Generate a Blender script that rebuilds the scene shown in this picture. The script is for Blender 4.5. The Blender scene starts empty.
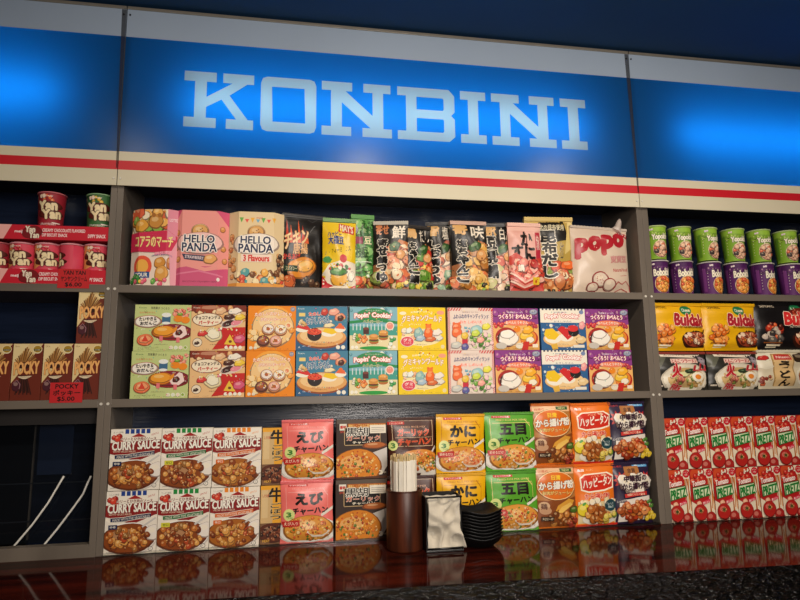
import bpy, bmesh, math, random
from mathutils import Vector, Matrix
from math import sin, cos, pi, radians

# ------------------------------------------------------------------ scene, camera
SC = bpy.context.scene
COL = SC.collection
CZ = 1.34                                   # camera height above the floor
YF = 1.70                                   # distance to the front plane of the shelving
F_PX = 590.0
YAW, PIT, ROL = 0.1724, 0.1512, -0.0141
_F = Vector((sin(YAW) * cos(PIT), cos(YAW) * cos(PIT), sin(PIT)))
_R0 = Vector((cos(YAW), -sin(YAW), 0)); _U0 = _R0.cross(_F)
_R = cos(ROL) * _R0 + sin(ROL) * _U0
_U = -sin(ROL) * _R0 + cos(ROL) * _U0

def at(x, y, Y=YF):
    d = _F + _R * ((x - 400) / F_PX) + _U * ((300 - y) / F_PX)
    p = d * (Y / d.y)
    return Vector((p.x, p.y, p.z + CZ))

cam = bpy.data.cameras.new('camera'); cam_o = bpy.data.objects.new('camera', cam)
COL.objects.link(cam_o)
cam.sensor_width = 36; cam.lens = F_PX * 36 / 800; cam.clip_start = 0.02
cam_o.matrix_world = Matrix(((_R.x, _U.x, -_F.x, 0), (_R.y, _U.y, -_F.y, 0), (_R.z, _U.z, -_F.z, CZ), (0, 0, 0, 1)))
SC.camera = cam_o
SC.view_settings.view_transform = 'Standard'
SC.view_settings.look = 'None'
SC.view_settings.gamma = 1
SC.view_settings.exposure = 0.0

# key heights and places of the shelving
Z_CEIL = CZ + 1.128
Z_SIGN1, Z_BLUE1, Z_BLUE0, Z_SIGN0 = CZ + 1.1166, CZ + 1.0254, CZ + 0.6749, CZ + 0.5758
Z_S1, Z_S2, Z_B = CZ + 0.2962, CZ - 0.0141, CZ - 0.4110
BT = 0.0215                                 # shelf board thickness
DEPTH = 0.22
PX = [(-1.30, -1.283), (-0.5210, -0.5045), (-0.5040, -0.4873), (1.0822, 1.1020), (1.1025, 1.1228), (2.36, 2.38)]

# ------------------------------------------------------------------ colours and materials
def lin(c):
    if isinstance(c, str):
        c = c.lstrip('#')
        if len(c) == 3: c = ''.join(k * 2 for k in c)
        c = [int(c[i:i + 2], 16) / 255 for i in (0, 2, 4)]
    return tuple(((v / 12.92) if v <= .04045 else ((v + .055) / 1.055) ** 2.4) for v in c[:3]) + (1,)

def mat(name, col=None, rough=.5, spec=.5, metal=0, bump=0, bscale=80, coat=0, attr=False, var=0, vscale=6, bdist=.002, stretch=None, col2=None):
    m = bpy.data.materials.new(name); m.use_nodes = True
    nt = m.node_tree; b = nt.nodes['Principled BSDF']
    b.inputs['Roughness'].default_value = rough
    b.inputs['Specular IOR Level'].default_value = spec
    b.inputs['Metallic'].default_value = metal
    b.inputs['Coat Weight'].default_value = coat
    tc = nt.nodes.new('ShaderNodeTexCoord')
    mp = nt.nodes.new('ShaderNodeMapping'); nt.links.new(tc.outputs['Object'], mp.inputs['Vector'])
    if stretch: mp.inputs['Scale'].default_value = stretch
    src = None
    if attr:
        a = nt.nodes.new('ShaderNodeAttribute'); a.attribute_name = 'Col'; src = a.outputs['Color']
    elif col is not None:
        b.inputs['Base Color'].default_value = lin(col)
    if var or col2:
        n = nt.nodes.new('ShaderNodeTexNoise'); n.inputs['Scale'].default_value = vscale; n.inputs['Detail'].default_value = 5
        nt.links.new(mp.outputs[0], n.inputs['Vector'])
        mx = nt.nodes.new('ShaderNodeMix'); mx.data_type = 'RGBA'
        r = nt.nodes.new('ShaderNodeValToRGB'); r.color_ramp.elements[0].position = .35; r.color_ramp.elements[1].position = .65
        nt.links.new(n.outputs['Fac'], r.inputs['Fac']); nt.links.new(r.outputs['Color'], mx.inputs['Factor'])
        if src is not None:
            mx.blend_type = 'MULTIPLY'; mx.inputs[7].default_value = (1 - var,) * 3 + (1,)
            nt.links.new(src, mx.inputs[6])
        else:
            c = lin(col); mx.inputs[6].default_value = c
            mx.inputs[7].default_value = lin(col2) if col2 else tuple(k * (1 - var) for k in c[:3]) + (1,)
        src = mx.outputs[2]
    if src is not None: nt.links.new(src, b.inputs['Base Color'])
    if bump:
        n = nt.nodes.new('ShaderNodeTexNoise'); n.inputs['Scale'].default_value = bscale; n.inputs['Detail'].default_value = 3
        nt.links.new(mp.outputs[0], n.inputs['Vector'])
        bp = nt.nodes.new('ShaderNodeBump'); bp.inputs['Strength'].default_value = bump; bp.inputs['Distance'].default_value = bdist
        nt.links.new(n.outputs['Fac'], bp.inputs['Height']); nt.links.new(bp.outputs['Normal'], b.inputs['Normal'])
    return m

def translucent_mat(name, dif, trans, f, rough=.25):
    """acrylic lit from behind: diffuse and gloss on the front, light let through from the tube inside"""
    m = bpy.data.materials.new(name); m.use_nodes = True
    nt = m.node_tree; b = nt.nodes['Principled BSDF']; out = nt.nodes['Material Output']
    b.inputs['Base Color'].default_value = lin(dif); b.inputs['Roughness'].default_value = rough
    b.inputs['Specular IOR Level'].default_value = .25
    t = nt.nodes.new('ShaderNodeBsdfTranslucent'); t.inputs['Color'].default_value = tuple(trans) + (1,)
    mx = nt.nodes.new('ShaderNodeMixShader'); mx.inputs[0].default_value = f
    nt.links.new(b.outputs[0], mx.inputs[1]); nt.links.new(t.outputs[0], mx.inputs[2]); nt.links.new(mx.outputs[0], out.inputs[0])
    return m

M = {
    'card': mat('printed_card', attr=True, rough=.55, spec=.3),
    'film': mat('printed_film', attr=True, rough=.34, spec=.5, bump=.35, bscale=22, bdist=.004),
    'foil': mat('printed_glossy_film', attr=True, rough=.36, spec=.5, bump=.35, bscale=26, bdist=.004),
    'taupe': mat('taupe_laminate', '#766c61', rough=.42, spec=.4, var=.25, vscale=9, stretch=(1, 1, .25), bump=.1, bscale=60),
    'board': mat('grey_laminate_board', '#756b60', rough=.4, spec=.4, var=.2, vscale=9, stretch=(.2, 1, 1), bump=.1, bscale=60),
    'back': mat('dark_navy_back_panel', '#222d45', rough=.24, spec=.5, bump=.3, bscale=14, stretch=(1, 1, 16), var=.35, vscale=4),
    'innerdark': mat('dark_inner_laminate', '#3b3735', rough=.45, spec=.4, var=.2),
    'glass': mat('black_glass', '#05070c', rough=.04, spec=.6, coat=.6),
    'navy': mat('navy_reflection', '#2a4068', rough=.5), 'reflectline': mat('dark_reflected_line', '#3a4048', rough=.35),  # colours of the room reflections modelled behind the left pane
    'ceil': mat('navy_ceiling_paint', '#2a4d72', rough=.7, spec=.2, var=.12, vscale=2, bump=.05),
    'wall': mat('dark_wall_paint', '#15171c', rough=.8, spec=.2, var=.2),
    'floor': mat('dark_floor', '#1b1512', rough=.5, var=.3),
    'counter': mat('lacquered_dark_red_wood', '#4c180e', rough=.07, spec=.5, col2='#200a07', vscale=5, stretch=(.35, 4, 4), bump=.02, bscale=5, bdist=.001),
    'nosing': mat('black_hammered_resin', '#050505', rough=.1, spec=.6, bump=1, bscale=120, bdist=.012, stretch=(.5, 1, 1)),
    'cream': mat('cream_acrylic_band', '#d8cfb4', rough=.45, spec=.3, var=.06, vscale=3),
    'whiteband': mat('white_acrylic_band', '#a2b2c6', rough=.45, spec=.3, var=.05, vscale=3),
    'red': mat('red_acrylic_stripe', '#c8202c', rough=.4, spec=.3),
    'housing': mat('lightbox_inner_metal', '#55585c', rough=.8, spec=.1),
    'trim': mat('grey_aluminium_trim', '#8a8378', rough=.4, metal=.3),
    'screw': mat('screw_cap', '#d9d4c8', rough=.35),
    'wood': mat('dark_turned_wood', '#552612', rough=.42, col2='#2f140a', vscale=14, stretch=(3, 3, .35), bump=.15, bscale=60),
    'chop': mat('pale_chopstick_wood', '#d9c08a', rough=.6, var=.15, vscale=40),
    'paper': mat('white_paper_sleeve', '#efe8d8', rough=.75, var=.08, vscale=30),
    'napkin': mat('white_napkin', '#cfc6b4', rough=.85, var=.08, bump=.5, bscale=60, bdist=.003),
    'blackmetal': mat('black_lacquered_metal', '#0a0a0b', rough=.3),
    'bowl': mat('black_melamine', '#0b0b0c', rough=.38, spec=.4),
    'whitecable': mat('white_plastic_tube', '#f2eee4', rough=.45),
    'clear': None,
    'blue': translucent_mat('blue_translucent_film', '#1c5c98', (.004, .25, .95), .55),
    'letter': translucent_mat('white_translucent_acrylic', '#b4b9c0', (.24, .46, .62), .62),
}
M['counter'].node_tree.nodes['Principled BSDF'].inputs['IOR'].default_value = 1.145
M['nosing'].node_tree.nodes['Principled BSDF'].inputs['IOR'].default_value = 1.29
M['letter'].node_tree.nodes['Principled BSDF'].inputs['Specular IOR Level'].default_value = .2
mt = bpy.data.materials.new('clear_acrylic'); mt.use_nodes = True
_b = mt.node_tree.nodes['Principled BSDF']; _b.inputs['Transmission Weight'].default_value = 1; _b.inputs['Roughness'].default_value = .12
_b.inputs['Base Color'].default_value = (.9, .9, .88, 1); _b.inputs['IOR'].default_value = 1.3
M['clear'] = mt
mt = bpy.data.materials.new('smoked_glass'); mt.use_nodes = True
_n = mt.node_tree; _b = _n.nodes['Principled BSDF']; _b.inputs['Base Color'].default_value = (.01, .012, .016, 1); _b.inputs['Alpha'].default_value = .35; _b.inputs['Roughness'].default_value = .03
M['paneglass'] = mt
mt = bpy.data.materials.new('dark_seam_shade'); mt.use_nodes = True  # half-transparent dark colour for the shadow drawn along the sign seams
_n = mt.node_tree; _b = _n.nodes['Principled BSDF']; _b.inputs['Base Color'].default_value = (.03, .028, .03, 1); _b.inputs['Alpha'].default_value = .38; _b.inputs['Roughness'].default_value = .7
M['seamshade'] = mt
mt = bpy.data.materials.new('led_light'); mt.use_nodes = True
_b = mt.node_tree.nodes['Principled BSDF']; _b.inputs['Emission Color'].default_value = (1, .92, .8, 1); _b.inputs['Emission Strength'].default_value = 7
M['led'] = mt
mt = bpy.data.materials.new('fluorescent_tube_light'); mt.use_nodes = True
_b = mt.node_tree.nodes['Principled BSDF']; _b.inputs['Emission Color'].default_value = (.85, .95, 1, 1); _b.inputs['Emission Strength'].default_value = 10
M['tube'] = mt

# ------------------------------------------------------------------ object helpers
def link_mesh(name, bm, m, parent=None, smooth=None):
    me = bpy.data.meshes.new(name)
    if smooth is not None:
        for f in bm.faces: f.smooth = smooth
    bm.to_mesh(me); bm.free()
    for k in (m if isinstance(m, (list, tuple)) else [m]): me.materials.append(k)
    o = bpy.data.objects.new(name, me); COL.objects.link(o)
    if parent is not None: o.parent = parent
    return o

def tag(o, label=None, cat=None, group=None, kind=None):
    if label: o['label'] = label
    if cat: o['category'] = cat
    if group: o['group'] = group
    if kind: o['kind'] = kind
    return o

def empty(name, loc, label=None, cat=None, group=None, rz=0):
    o = bpy.data.objects.new(name, None); COL.objects.link(o); o.location = loc; o.rotation_euler = (0, 0, rz)
    o.empty_display_size = .03
    return tag(o, label, cat, group)

def copy_tree(o, parent=None):
    c = o.copy(); COL.objects.link(c)
    if parent is not None: c.parent = parent
    for k in [k for k in o.children]: copy_tree(k, c)
    return c

def bx(bm, x0, y0, z0, x1, y1, z1, bev=0.0):
    r = bmesh.ops.create_cube(bm, size=1, matrix=Matrix.Translation(((x0 + x1) / 2, (y0 + y1) / 2, (z0 + z1) / 2)) @ Matrix.Diagonal((abs(x1 - x0), abs(y1 - y0), abs(z1 - z0), 1)))
    if bev:
        es = list({e for v in r['verts'] for e in v.link_edges})
        bmesh.ops.bevel(bm, geom=es, offset=bev, segments=2, affect='EDGES', profile=.6)

def box_obj(name, m, parent, *a, bev=0.0):
    bm = bmesh.new(); bx(bm, *a, bev=bev); return link_mesh(name, bm, m, parent)

def tube(bm, pts, r, seg=10, cap=True):
    rings = []
    n = len(pts)
    for i, p in enumerate(pts):
        p = Vector(p); t = (Vector(pts[min(i + 1, n - 1)]) - Vector(pts[max(i - 1, 0)])).normalized()
        a = t.orthogonal().normalized() if i == 0 else (a - t * a.dot(t)).normalized()
        b = t.cross(a)
        rr = r[i] if isinstance(r, (list, tuple)) else r
        rings.append([bm.verts.new(p + a * rr * cos(2 * pi * k / seg) + b * rr * sin(2 * pi * k / seg)) for k in range(seg)])
    for i in range(n - 1):
        for k in range(seg):
            f = bm.faces.new((rings[i][k], rings[i][(k + 1) % seg], rings[i + 1][(k + 1) % seg], rings[i + 1][k])); f.smooth = True
    if cap:
        bm.faces.new(list(reversed(rings[0]))); bm.faces.new(rings[-1])

def lathe(bm, prof, seg=40, cap0=False, cap1=False):
    rings = [[bm.verts.new((r * cos(2 * pi * k / seg), r * sin(2 * pi * k / seg), z)) for k in range(seg)] for r, z in prof]
    for i in range(len(prof) - 1):
        for k in range(seg):
            f = bm.faces.new((rings[i][k], rings[i][(k + 1) % seg], rings[i + 1][(k + 1) % seg], rings[i + 1][k])); f.smooth = True
    if cap0: bm.faces.new(list(reversed(rings[0])))
    if cap1: bm.faces.new(rings[-1])
    return rings

# ------------------------------------------------------------------ printed surfaces
_tc = {}
def text_mesh(s, off):
    """glyph outlines of a line of writing as flat faces"""
    if (s, off) not in _tc:
        cu = bpy.data.curves.new('t', 'FONT'); cu.body = s; cu.size = 1; cu.resolution_u = 2; cu.offset = off; cu.fill_mode = 'FRONT'
        ob = bpy.data.objects.new('t', cu); me = ob.to_mesh()
        vs = [(v.co.x, v.co.y) for v in me.vertices]; fs = [tuple(p.vertices) for p in me.polygons]
        ob.to_mesh_clear(); bpy.data.objects.remove(ob); bpy.data.curves.remove(cu)
        _tc[(s, off)] = (vs, fs)
    return _tc[(s, off)]

def mixc(c, t, k):
    c = c.lstrip('#'); c = [int(c[i:i + 2], 16) / 255 for i in (0, 2, 4)] if len(c) == 6 else [int(q * 2, 16) / 255 for q in c]
    return tuple(v * (1 - k) + w * k for v, w in zip(c, t))

class Art:
    """printing laid out on a sheet, u and v from 0 to 1; asp = width / height"""
    def __init__(self, asp):
        self.asp = asp; self.f = []; self.L = 0.0
    def face(self, pts, col, sub=0.0):
        self.f.append((pts, self.L, lin(col), sub))
    def bg(self, col): self.rect(0, 0, 1, 1, col)
    def rect(self, x0, y0, x1, y1, col):
        self.L += 1; self.face([(x0, y0), (x1, y0), (x1, y1), (x0, y1)], col)
    def poly(self, pts, col):
        self.L += 1
        from mathutils.geometry import tessellate_polygon
        for t in tessellate_polygon([[Vector((p[0], p[1], 0)) for p in pts]]):
            self.face([pts[i] for i in t], col)
    def _ell(self, cx, cy, rx, ry, col, seg, wob, rnd, rot=0):
        ph = rnd.random() * 6; k1 = rnd.choice((2, 3)); pts = []
        for i in range(seg):
            t = 2 * pi * i / seg; r = 1 + wob * (sin(k1 * t + ph) + .6 * sin(5 * t + 2 * ph)) / 1.6
            x, y = rx * self.asp * r * cos(t), ry * r * sin(t)
            x, y = x * cos(rot) - y * sin(rot), x * sin(rot) + y * cos(rot)
            pts.append((cx + x / self.asp, cy + y))
        self.face(pts, col)
    def ell(self, cx, cy, rx, ry=None, col='#fff', seg=22, wob=0, rot=0, seed=1):
        self.L += 1
        if ry is None: ry = rx * self.asp
        if wob and isinstance(col, str):
            d = mixc(col, (.18, .06, .03), .42); l = mixc(col, (1, .95, .82), .38)
            k = min(.18, .008 / max(ry, .01)) + .04
            self._ell(cx, cy - ry * k * .6, rx * (1 + k), ry * (1 + k), d, seg, wob, random.Random(seed), rot)
            self.L += .4; self._ell(cx, cy, rx, ry, col, seg, wob, random.Random(seed), rot)
            self.L += .4; self._ell(cx - rx * .18, cy + ry * .28, rx * .52, ry * .38, l, 12, wob, random.Random(seed), rot); self.L += .2
        else: self._ell(cx, cy, rx, ry, col, seg, wob, random.Random(seed), rot)
    def line(self, pts, w, col):
        """a band of width w (in v units) along pts"""
        self.L += 1
        P = [Vector((x * self.asp, y)) for x, y in pts]; L, R = [], []
        for i, p in enumerate(P):
            t = (P[min(i + 1, len(P) - 1)] - P[max(i - 1, 0)]).normalized(); n = Vector((-t.y, t.x)) * w / 2
            L.append(p + n); R.append(p - n)
        for i in range(len(P) - 1):
            self.face([(q.x / self.asp, q.y) for q in (L[i], R[i], R[i + 1], L[i + 1])], col)
    def ring(self, x0, y0, x1, y1, w, col):
        a = self.asp
        self.L += 1
        for r in ((x0, y0, x1, y0 + w), (x0, y1 - w, x1, y1), (x0, y0, x0 + w / a, y1), (x1 - w / a, y0, x1, y1)):
            self.face([(r[0], r[1]), (r[2], r[1]), (r[2], r[3]), (r[0], r[3])], col)
    def T(self, s, x0, y0, x1, y1, col, out=None, ow=.06, bold=.02, rot=0, arc=0, skew=0):
        v0, _ = text_mesh(s, 0)
        if not v0: return
        ax, bx_ = min(p[0] for p in v0), max(p[0] for p in v0); ay, by = min(p[1] for p in v0), max(p[1] for p in v0)
        sx = (x1 - x0) / (bx_ - ax); sy = (y1 - y0) / (by - ay)
        cx, cy = (x0 + x1) / 2, (y0 + y1) / 2
        def tr(p):
            t = (p[0] - ax) / (bx_ - ax) - .5
            x = x0 + (p[0] - ax) * sx - cx; y = y0 + (p[1] - ay) * sy - cy
            y += arc * (.25 - t * t) * 4 + skew * t
            if rot:
                X = x * self.asp; x, y = (X * cos(rot) - y * sin(rot)) / self.asp, X * sin(rot) + y * cos(rot)
            return (cx + x, cy + y)
        em = min(abs(sx) * self.asp, abs(sy)); tiny = (y1 - y0) < .04
        vs, fs = text_mesh(s, 0); q = [tr(p) for p in vs]
        if out and not tiny:
            self.L += 1; self._stamp(q, fs, (bold * .8 + ow * .75) * em, 8, out)
        self.L += 1; self._stamp(q, fs, 0 if tiny else bold * em, 8 if bold > .045 else 4, col)
    def _stamp(self, q, fs, r, n, col):
        """the same glyphs printed n times around their place thickens the stroke by r"""
        for k in range(n if r else 1):
            a = 2 * pi * (k + .5) / n; dx, dy = (r * cos(a) / self.asp, r * sin(a)) if r else (0, 0)
            qq = [(x + dx, y + dy) for x, y in q]
            for f in fs: self.face([qq[i] for i in f], col, k * .2)
    def blobs(self, cx, cy, rx, ry, n, s, cols, seed=1, wob=.15, el=1.0):
        """a heap of n bits inside an ellipse, sizes s = (small, big) in v units"""
        rnd = random.Random(seed)
        for i in range(n):
            a = rnd.random() * 2 * pi; r = math.sqrt(rnd.random()); sz = rnd.uniform(*s)
            self.L += .35
            x, y, c, ro = cx + rx * r * cos(a), cy + ry * r * sin(a), rnd.choice(cols), rnd.random() * 3
            if sz > .016:
                self._ell(x, y - sz * .14, sz * 1.12 / self.asp, sz * 1.12, mixc(c, (.12, .03, .01), .5), 8, wob, rnd, ro); self.L += .3
            self._ell(x, y, sz * el / self.asp, sz, c, 8, wob, rnd, ro)
            if sz > .022: self.L += .3; self._ell(x - sz * .2 / self.asp, y + sz * .3, sz * .45 / self.asp, sz * .35, mixc(c, (1, .93, .75), .45), 6, wob, rnd, ro)
        self.L += 1
    def food(self, cx, cy, rx, ry, base, cols, n=40, s=(.015, .04), seed=1, plate=None):
        if plate:
            self.ell(cx, cy - ry * .12, rx * 1.16, ry * 1.12, '#8c7f74'); self.ell(cx, cy - ry * .08, rx * 1.14, ry * 1.1, plate)
        self.ell(cx, cy, rx, ry, base, wob=.05, seed=seed)
        self.blobs(cx, cy, rx * .88, ry * .82, n, s, cols, seed)
    def burst(self, cx, cy, r, col, n=12, k=.7):
        self.L += 1; pts = []
        for i in range(2 * n):
            q = r * (1 if i % 2 else k); t = pi * i / n; pts.append((cx + q * cos(t) / self.asp, cy + q * sin(t)))
        self.face(pts, col)

EPS = 0.00007
def stack_layers(fs):
    """give every print only as many layers of ink as lie under it"""
    groups = {}
    for pts, L, c, sub in fs: groups.setdefault(round(L, 3), []).append((pts, c, sub))
    done = []; out = []
    for L in sorted(groups):
        g = groups[L]; xs = [p[0] for q, _, _ in g for p in q]; ys = [p[1] for q, _, _ in g for p in q]
        x0, x1, y0, y1 = min(xs), max(xs), min(ys), max(ys); k = 0
        for (a0, a1, b0, b1, l) in done:
            if l > k and a0 < x1 and a1 > x0 and b0 < y1 and b1 > y0: k = l
        done.append((x0, x1, y0, y1, k + 1 + max(s for _, _, s in g)))
        out += [(q, k + 1 + s, c) for q, c, s in g]
    return out
def compile_art(bm, art, w, h, fn, xs, ys, eps=EPS):
    """cut the printing to the sheet and along the folds, then lay it on the surface fn(u_metres, v_metres) -> (point, normal)"""
    t = bmesh.new(); cl = t.loops.layers.float_color.new('Col')
    for pts, L, c in stack_layers(art.f):
        try: f = t.faces.new([t.verts.new((p[0] * w, p[1] * h, L)) for p in pts])
        except ValueError: continue
        for lp in f.loops: lp[cl] = c
    def cut(co, no, **k):
        bmesh.ops.bisect_plane(t, geom=t.verts[:] + t.edges[:] + t.faces[:], dist=1e-6, plane_co=co, plane_no=no, **k)
    cut((0, 0, 0), (-1, 0, 0), clear_outer=True); cut((w, 0, 0), (1, 0, 0), clear_outer=True)
    cut((0, 0, 0), (0, -1, 0), clear_outer=True); cut((0, h, 0), (0, 1, 0), clear_outer=True)
    for x in xs: cut((x, 0, 0), (1, 0, 0))
    for y in ys: cut((0, y, 0), (0, 1, 0))
    bcl = bm.loops.layers.float_color.get('Col') or bm.loops.layers.float_color.new('Col')
    vm = {}
    for v in t.verts:
        p, n = fn(v.co.x, v.co.y); vm[v] = bm.verts.new(p + n * (eps * (v.co.z + 1)))
    sm = bool(xs) and bool(ys)
    for f in t.faces:
        if f.calc_area() < 1e-10: continue
        vs = [vm[v] for v in f.verts]
        try: g = bm.faces.new(vs)
        except ValueError: continue
        g.smooth = sm
        for a, b in zip(g.loops, f.loops): a[bcl] = b[cl]
        g.normal_update()
        _, n = fn(f.calc_center_median().x, f.calc_center_median().y)
        if g.normal.dot(n) < 0: g.normal_flip()
    t.free()

def paint(bm, col, faces=None):
    cl = bm.loops.layers.float_color.get('Col') or bm.loops.layers.float_color.new('Col')
    c = lin(col)
    for f in (bm.faces if faces is None else faces):
        for lp in f.loops: lp[cl] = c

def carton(name, art, w, h, d, side, top=None, m='card'):
    """upright box: printed front at y = 0, base at z = 0"""
    bm = bmesh.new(); bm.loops.layers.float_color.new('Col')
    bx(bm, -w / 2, 0, 0, w / 2, d, h, bev=.0007)
    paint(bm, side)
    if top: paint(bm, top, [f for f in bm.faces if f.calc_center_median().z > h - .001])
    n = Vector((0, -1, 0))
    compile_art(bm, art, w - .001, h - .001, lambda u, v: (Vector((u - w / 2 + .0005, 0, v + .0005)), n), [], [])
    return link_mesh(name, bm, M[m])

def hex_carton(name, art, w, h, d, ang, a, side):
    """carton with a broad front face and a slanting face on each side; the printing runs round all three"""
    dx = a * cos(ang); dy = a * sin(ang)
    X = [-w / 2, -w / 2 + dx, w / 2 - dx, w / 2]; Y = [dy, 0, 0, dy]
    L = [0, a, a + (w - 2 * dx), 2 * a + (w - 2 * dx)]
    bm = bmesh.new(); bm.loops.layers.float_color.new('Col')
    out = [(X[0], Y[0]), (X[1], 0), (X[2], 0), (X[3], Y[3]), (X[2], 2 * dy), (X[1], 2 * dy)]
    lo = [bm.verts.new((x, y, 0)) for x, y in out]; hi = [bm.verts.new((x, y, h)) for x, y in out]
    for i in range(6): bm.faces.new((lo[i], lo[(i + 1) % 6], hi[(i + 1) % 6], hi[i]))
    bm.faces.new(hi); bm.faces.new(list(reversed(lo))); paint(bm, side)
    def fn(u, v):
        i = 0 if u < L[1] else 1 if u < L[2] else 2
        t = (u - L[i]) / (L[i + 1] - L[i]); p = Vector((X[i] + (X[i + 1] - X[i]) * t, Y[i] + (Y[i + 1] - Y[i]) * t, v))
        e = Vector((X[i + 1] - X[i], Y[i + 1] - Y[i], 0)); return p, Vector((e.y, -e.x, 0)).normalized()
    compile_art(bm, art, L[3], h, fn, [L[1], L[2]], [])
    for f in bm.faces: f.smooth = False
    return link_mesh(name, bm, M['card'])

def pouch(name, art, w, h, T, side, m='film', seed=0, seal=.055, seal_col=None, nx=9, ny=12, bot=None, crease=.0012):
    """sealed bag: flat seams at the ends, contents bulging between them; the ribbed top seal is a part"""
    nx = max(nx, int(w / .0095)); ny = max(ny, int(h / .0095))
    rnd = random.Random(seed); ph = [rnd.random() * 6 for _ in range(6)]
    bt = seal if bot is None else bot
    H = h * (1 - seal)
    def th(u, v):
        a = max(0.0, min(1.0, u / w)); b = v / h
        e = max(0.0, sin(pi * a)) ** .42
        lo = max(0, min(1, (b - bt * .6) / .22)); hi = max(0, min(1, (1 - seal - b) / .25))
        k = e * sin(pi / 2 * lo) ** .8 * sin(pi / 2 * hi) ** .8
        wr = crease * (sin(a * 13 + ph[0] + 3 * b) + sin(b * 17 + ph[1] - 4 * a) + sin(9 * a + 11 * b + ph[2])) * (.25 + k)
        return .0012 + T * k + wr + crease * 1.2
    def px(u, v):
        b = v / h; s = 1 - .022 * sin(pi * b) + .005 * sin(7 * b + ph[3])
        return (u - w / 2) * s + .0012 * sin(4 * b + ph[4])
    def fn(u, v):
        p = Vector((px(u, v), -th(u, v), v)); e = .002
        a = Vector((px(u + e, v), -th(u + e, v), v)) - p; b = Vector((px(u, v + e), -th(u, v + e), v + e)) - p
        n = a.cross(b).normalized(); return p, n
    bm = bmesh.new(); bm.loops.layers.float_color.new('Col')
    for sgn in (-1, 1):
        g = [[bm.verts.new((px(w * i / nx, h * j / ny), sgn * th(w * i / nx, h * j / ny), h * j / ny)) for i in range(nx + 1)] for j in range(ny + 1)]
        for j in range(ny):
            for i in range(nx):
                q = (g[j][i], g[j][i + 1], g[j + 1][i + 1], g[j + 1][i]); f = bm.faces.new(q if sgn < 0 else q[::-1]); f.smooth = True
        if sgn < 0: g0 = g
    bm.verts.ensure_lookup_table()
    for (ra, rb) in ((g0[0], g[0]), (g0[ny], g[ny])):
        for i in range(nx): bm.faces.new((ra[i], rb[i], rb[i + 1], ra[i + 1]))
    for i in (0, nx):
        for j in range(ny): bm.faces.new((g0[j][i], g0[j + 1][i], g[j + 1][i], g[j][i]))
    bmesh.ops.recalc_face_normals(bm, faces=bm.faces[:]); paint(bm, side)
    compile_art(bm, art, w, h, fn, [w * i / nx for i in range(1, nx)], [h * j / ny for j in range(1, ny)], .00011)
    o = link_mesh(name, bm, M[m])
    if seal:
        bm = bmesh.new(); bm.loops.layers.float_color.new('Col'); n = 36; t0 = h * (1 - seal) + .0008; hs = h * seal
        rows = []
        for j in range(5):
            v = t0 + hs * j / 4 - .001; y = .0042 + crease * 2 + (.0006 if j % 2 else 0)
            rows.append([bm.verts.new((px(w * i / n, min(v, h)) * 1.003, -y, v + (.0012 * (i % 2) if j == 4 else 0))) for i in range(n + 1)])
        for j in range(4):
            for i in range(n): bm.faces.new((rows[j][i], rows[j][i + 1], rows[j + 1][i + 1], rows[j + 1][i]))
        ext = bmesh.ops.extrude_face_region(bm, geom=bm.faces[:])
        for v in [k for k in ext['geom'] if isinstance(k, bmesh.types.BMVert)]: v.co.y *= -1
        bmesh.ops.recalc_face_normals(bm, faces=bm.faces[:]); paint(bm, seal_col or side)
        link_mesh('top_seal', bm, M[m], o)
    return o

def cup(name, art, r0, r1, h, side, lid, rim, span=200, turn=0, dome=0):
    """paper cup, wider at the top; parts: rim and lid"""
    bm = bmesh.new(); bm.loops.layers.float_color.new('Col')
    lathe(bm, [(r0 * .93, .004), (r0 * .95, 0), (r0, 0), (r1, h)], 36, True, True); paint(bm, side)
    w = radians(span) * (r0 + r1) / 2
    def fn(u, v):
        a = (u / w - .5) * radians(span) + turn - pi / 2; r = r0 + (r1 - r0) * v / h
        return Vector((r * cos(a), r * sin(a), v)), Vector((cos(a), sin(a), 0))
    compile_art(bm, art, w, h, fn, [w * i / 22 for i in range(1, 22)], [h / 2])
    o = link_mesh(name, bm, M['card'])
    bm = bmesh.new(); bm.loops.layers.float_color.new('Col')
    t = .0022; pr = [(r1 + t * (1 + cos(q)) - t * .6, h + t * sin(q)) for q in [i * pi / 4 for i in range(-3, 5)]]
    lathe(bm, pr, 36); paint(bm, rim); link_mesh('rim', bm, M['card'], o)
    bm = bmesh.new(); bm.loops.layers.float_color.new('Col')
    lathe(bm, [(r1 + .0005, h + .0022), (r1 * .7, h + .0028 + dome), (.001, h + .0032 + dome * 1.3)], 36, False, True); paint(bm, lid); link_mesh('lid', bm, M['card'], o)
    return o
# ------------------------------------------------------------------ the printing of each kind of package
RICE = ['#e8a54a', '#d98a2e', '#f0bf6c', '#c96f22', '#f3cf8a', '#b9481d', '#e7772c', '#5d7a2a']
CURRY = ['#8a3d10', '#a8541a', '#c2702a', '#74300c', '#d18a3d', '#b5451c', '#96602a', '#e0a050']
WHITE = '#f3ead8'

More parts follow.
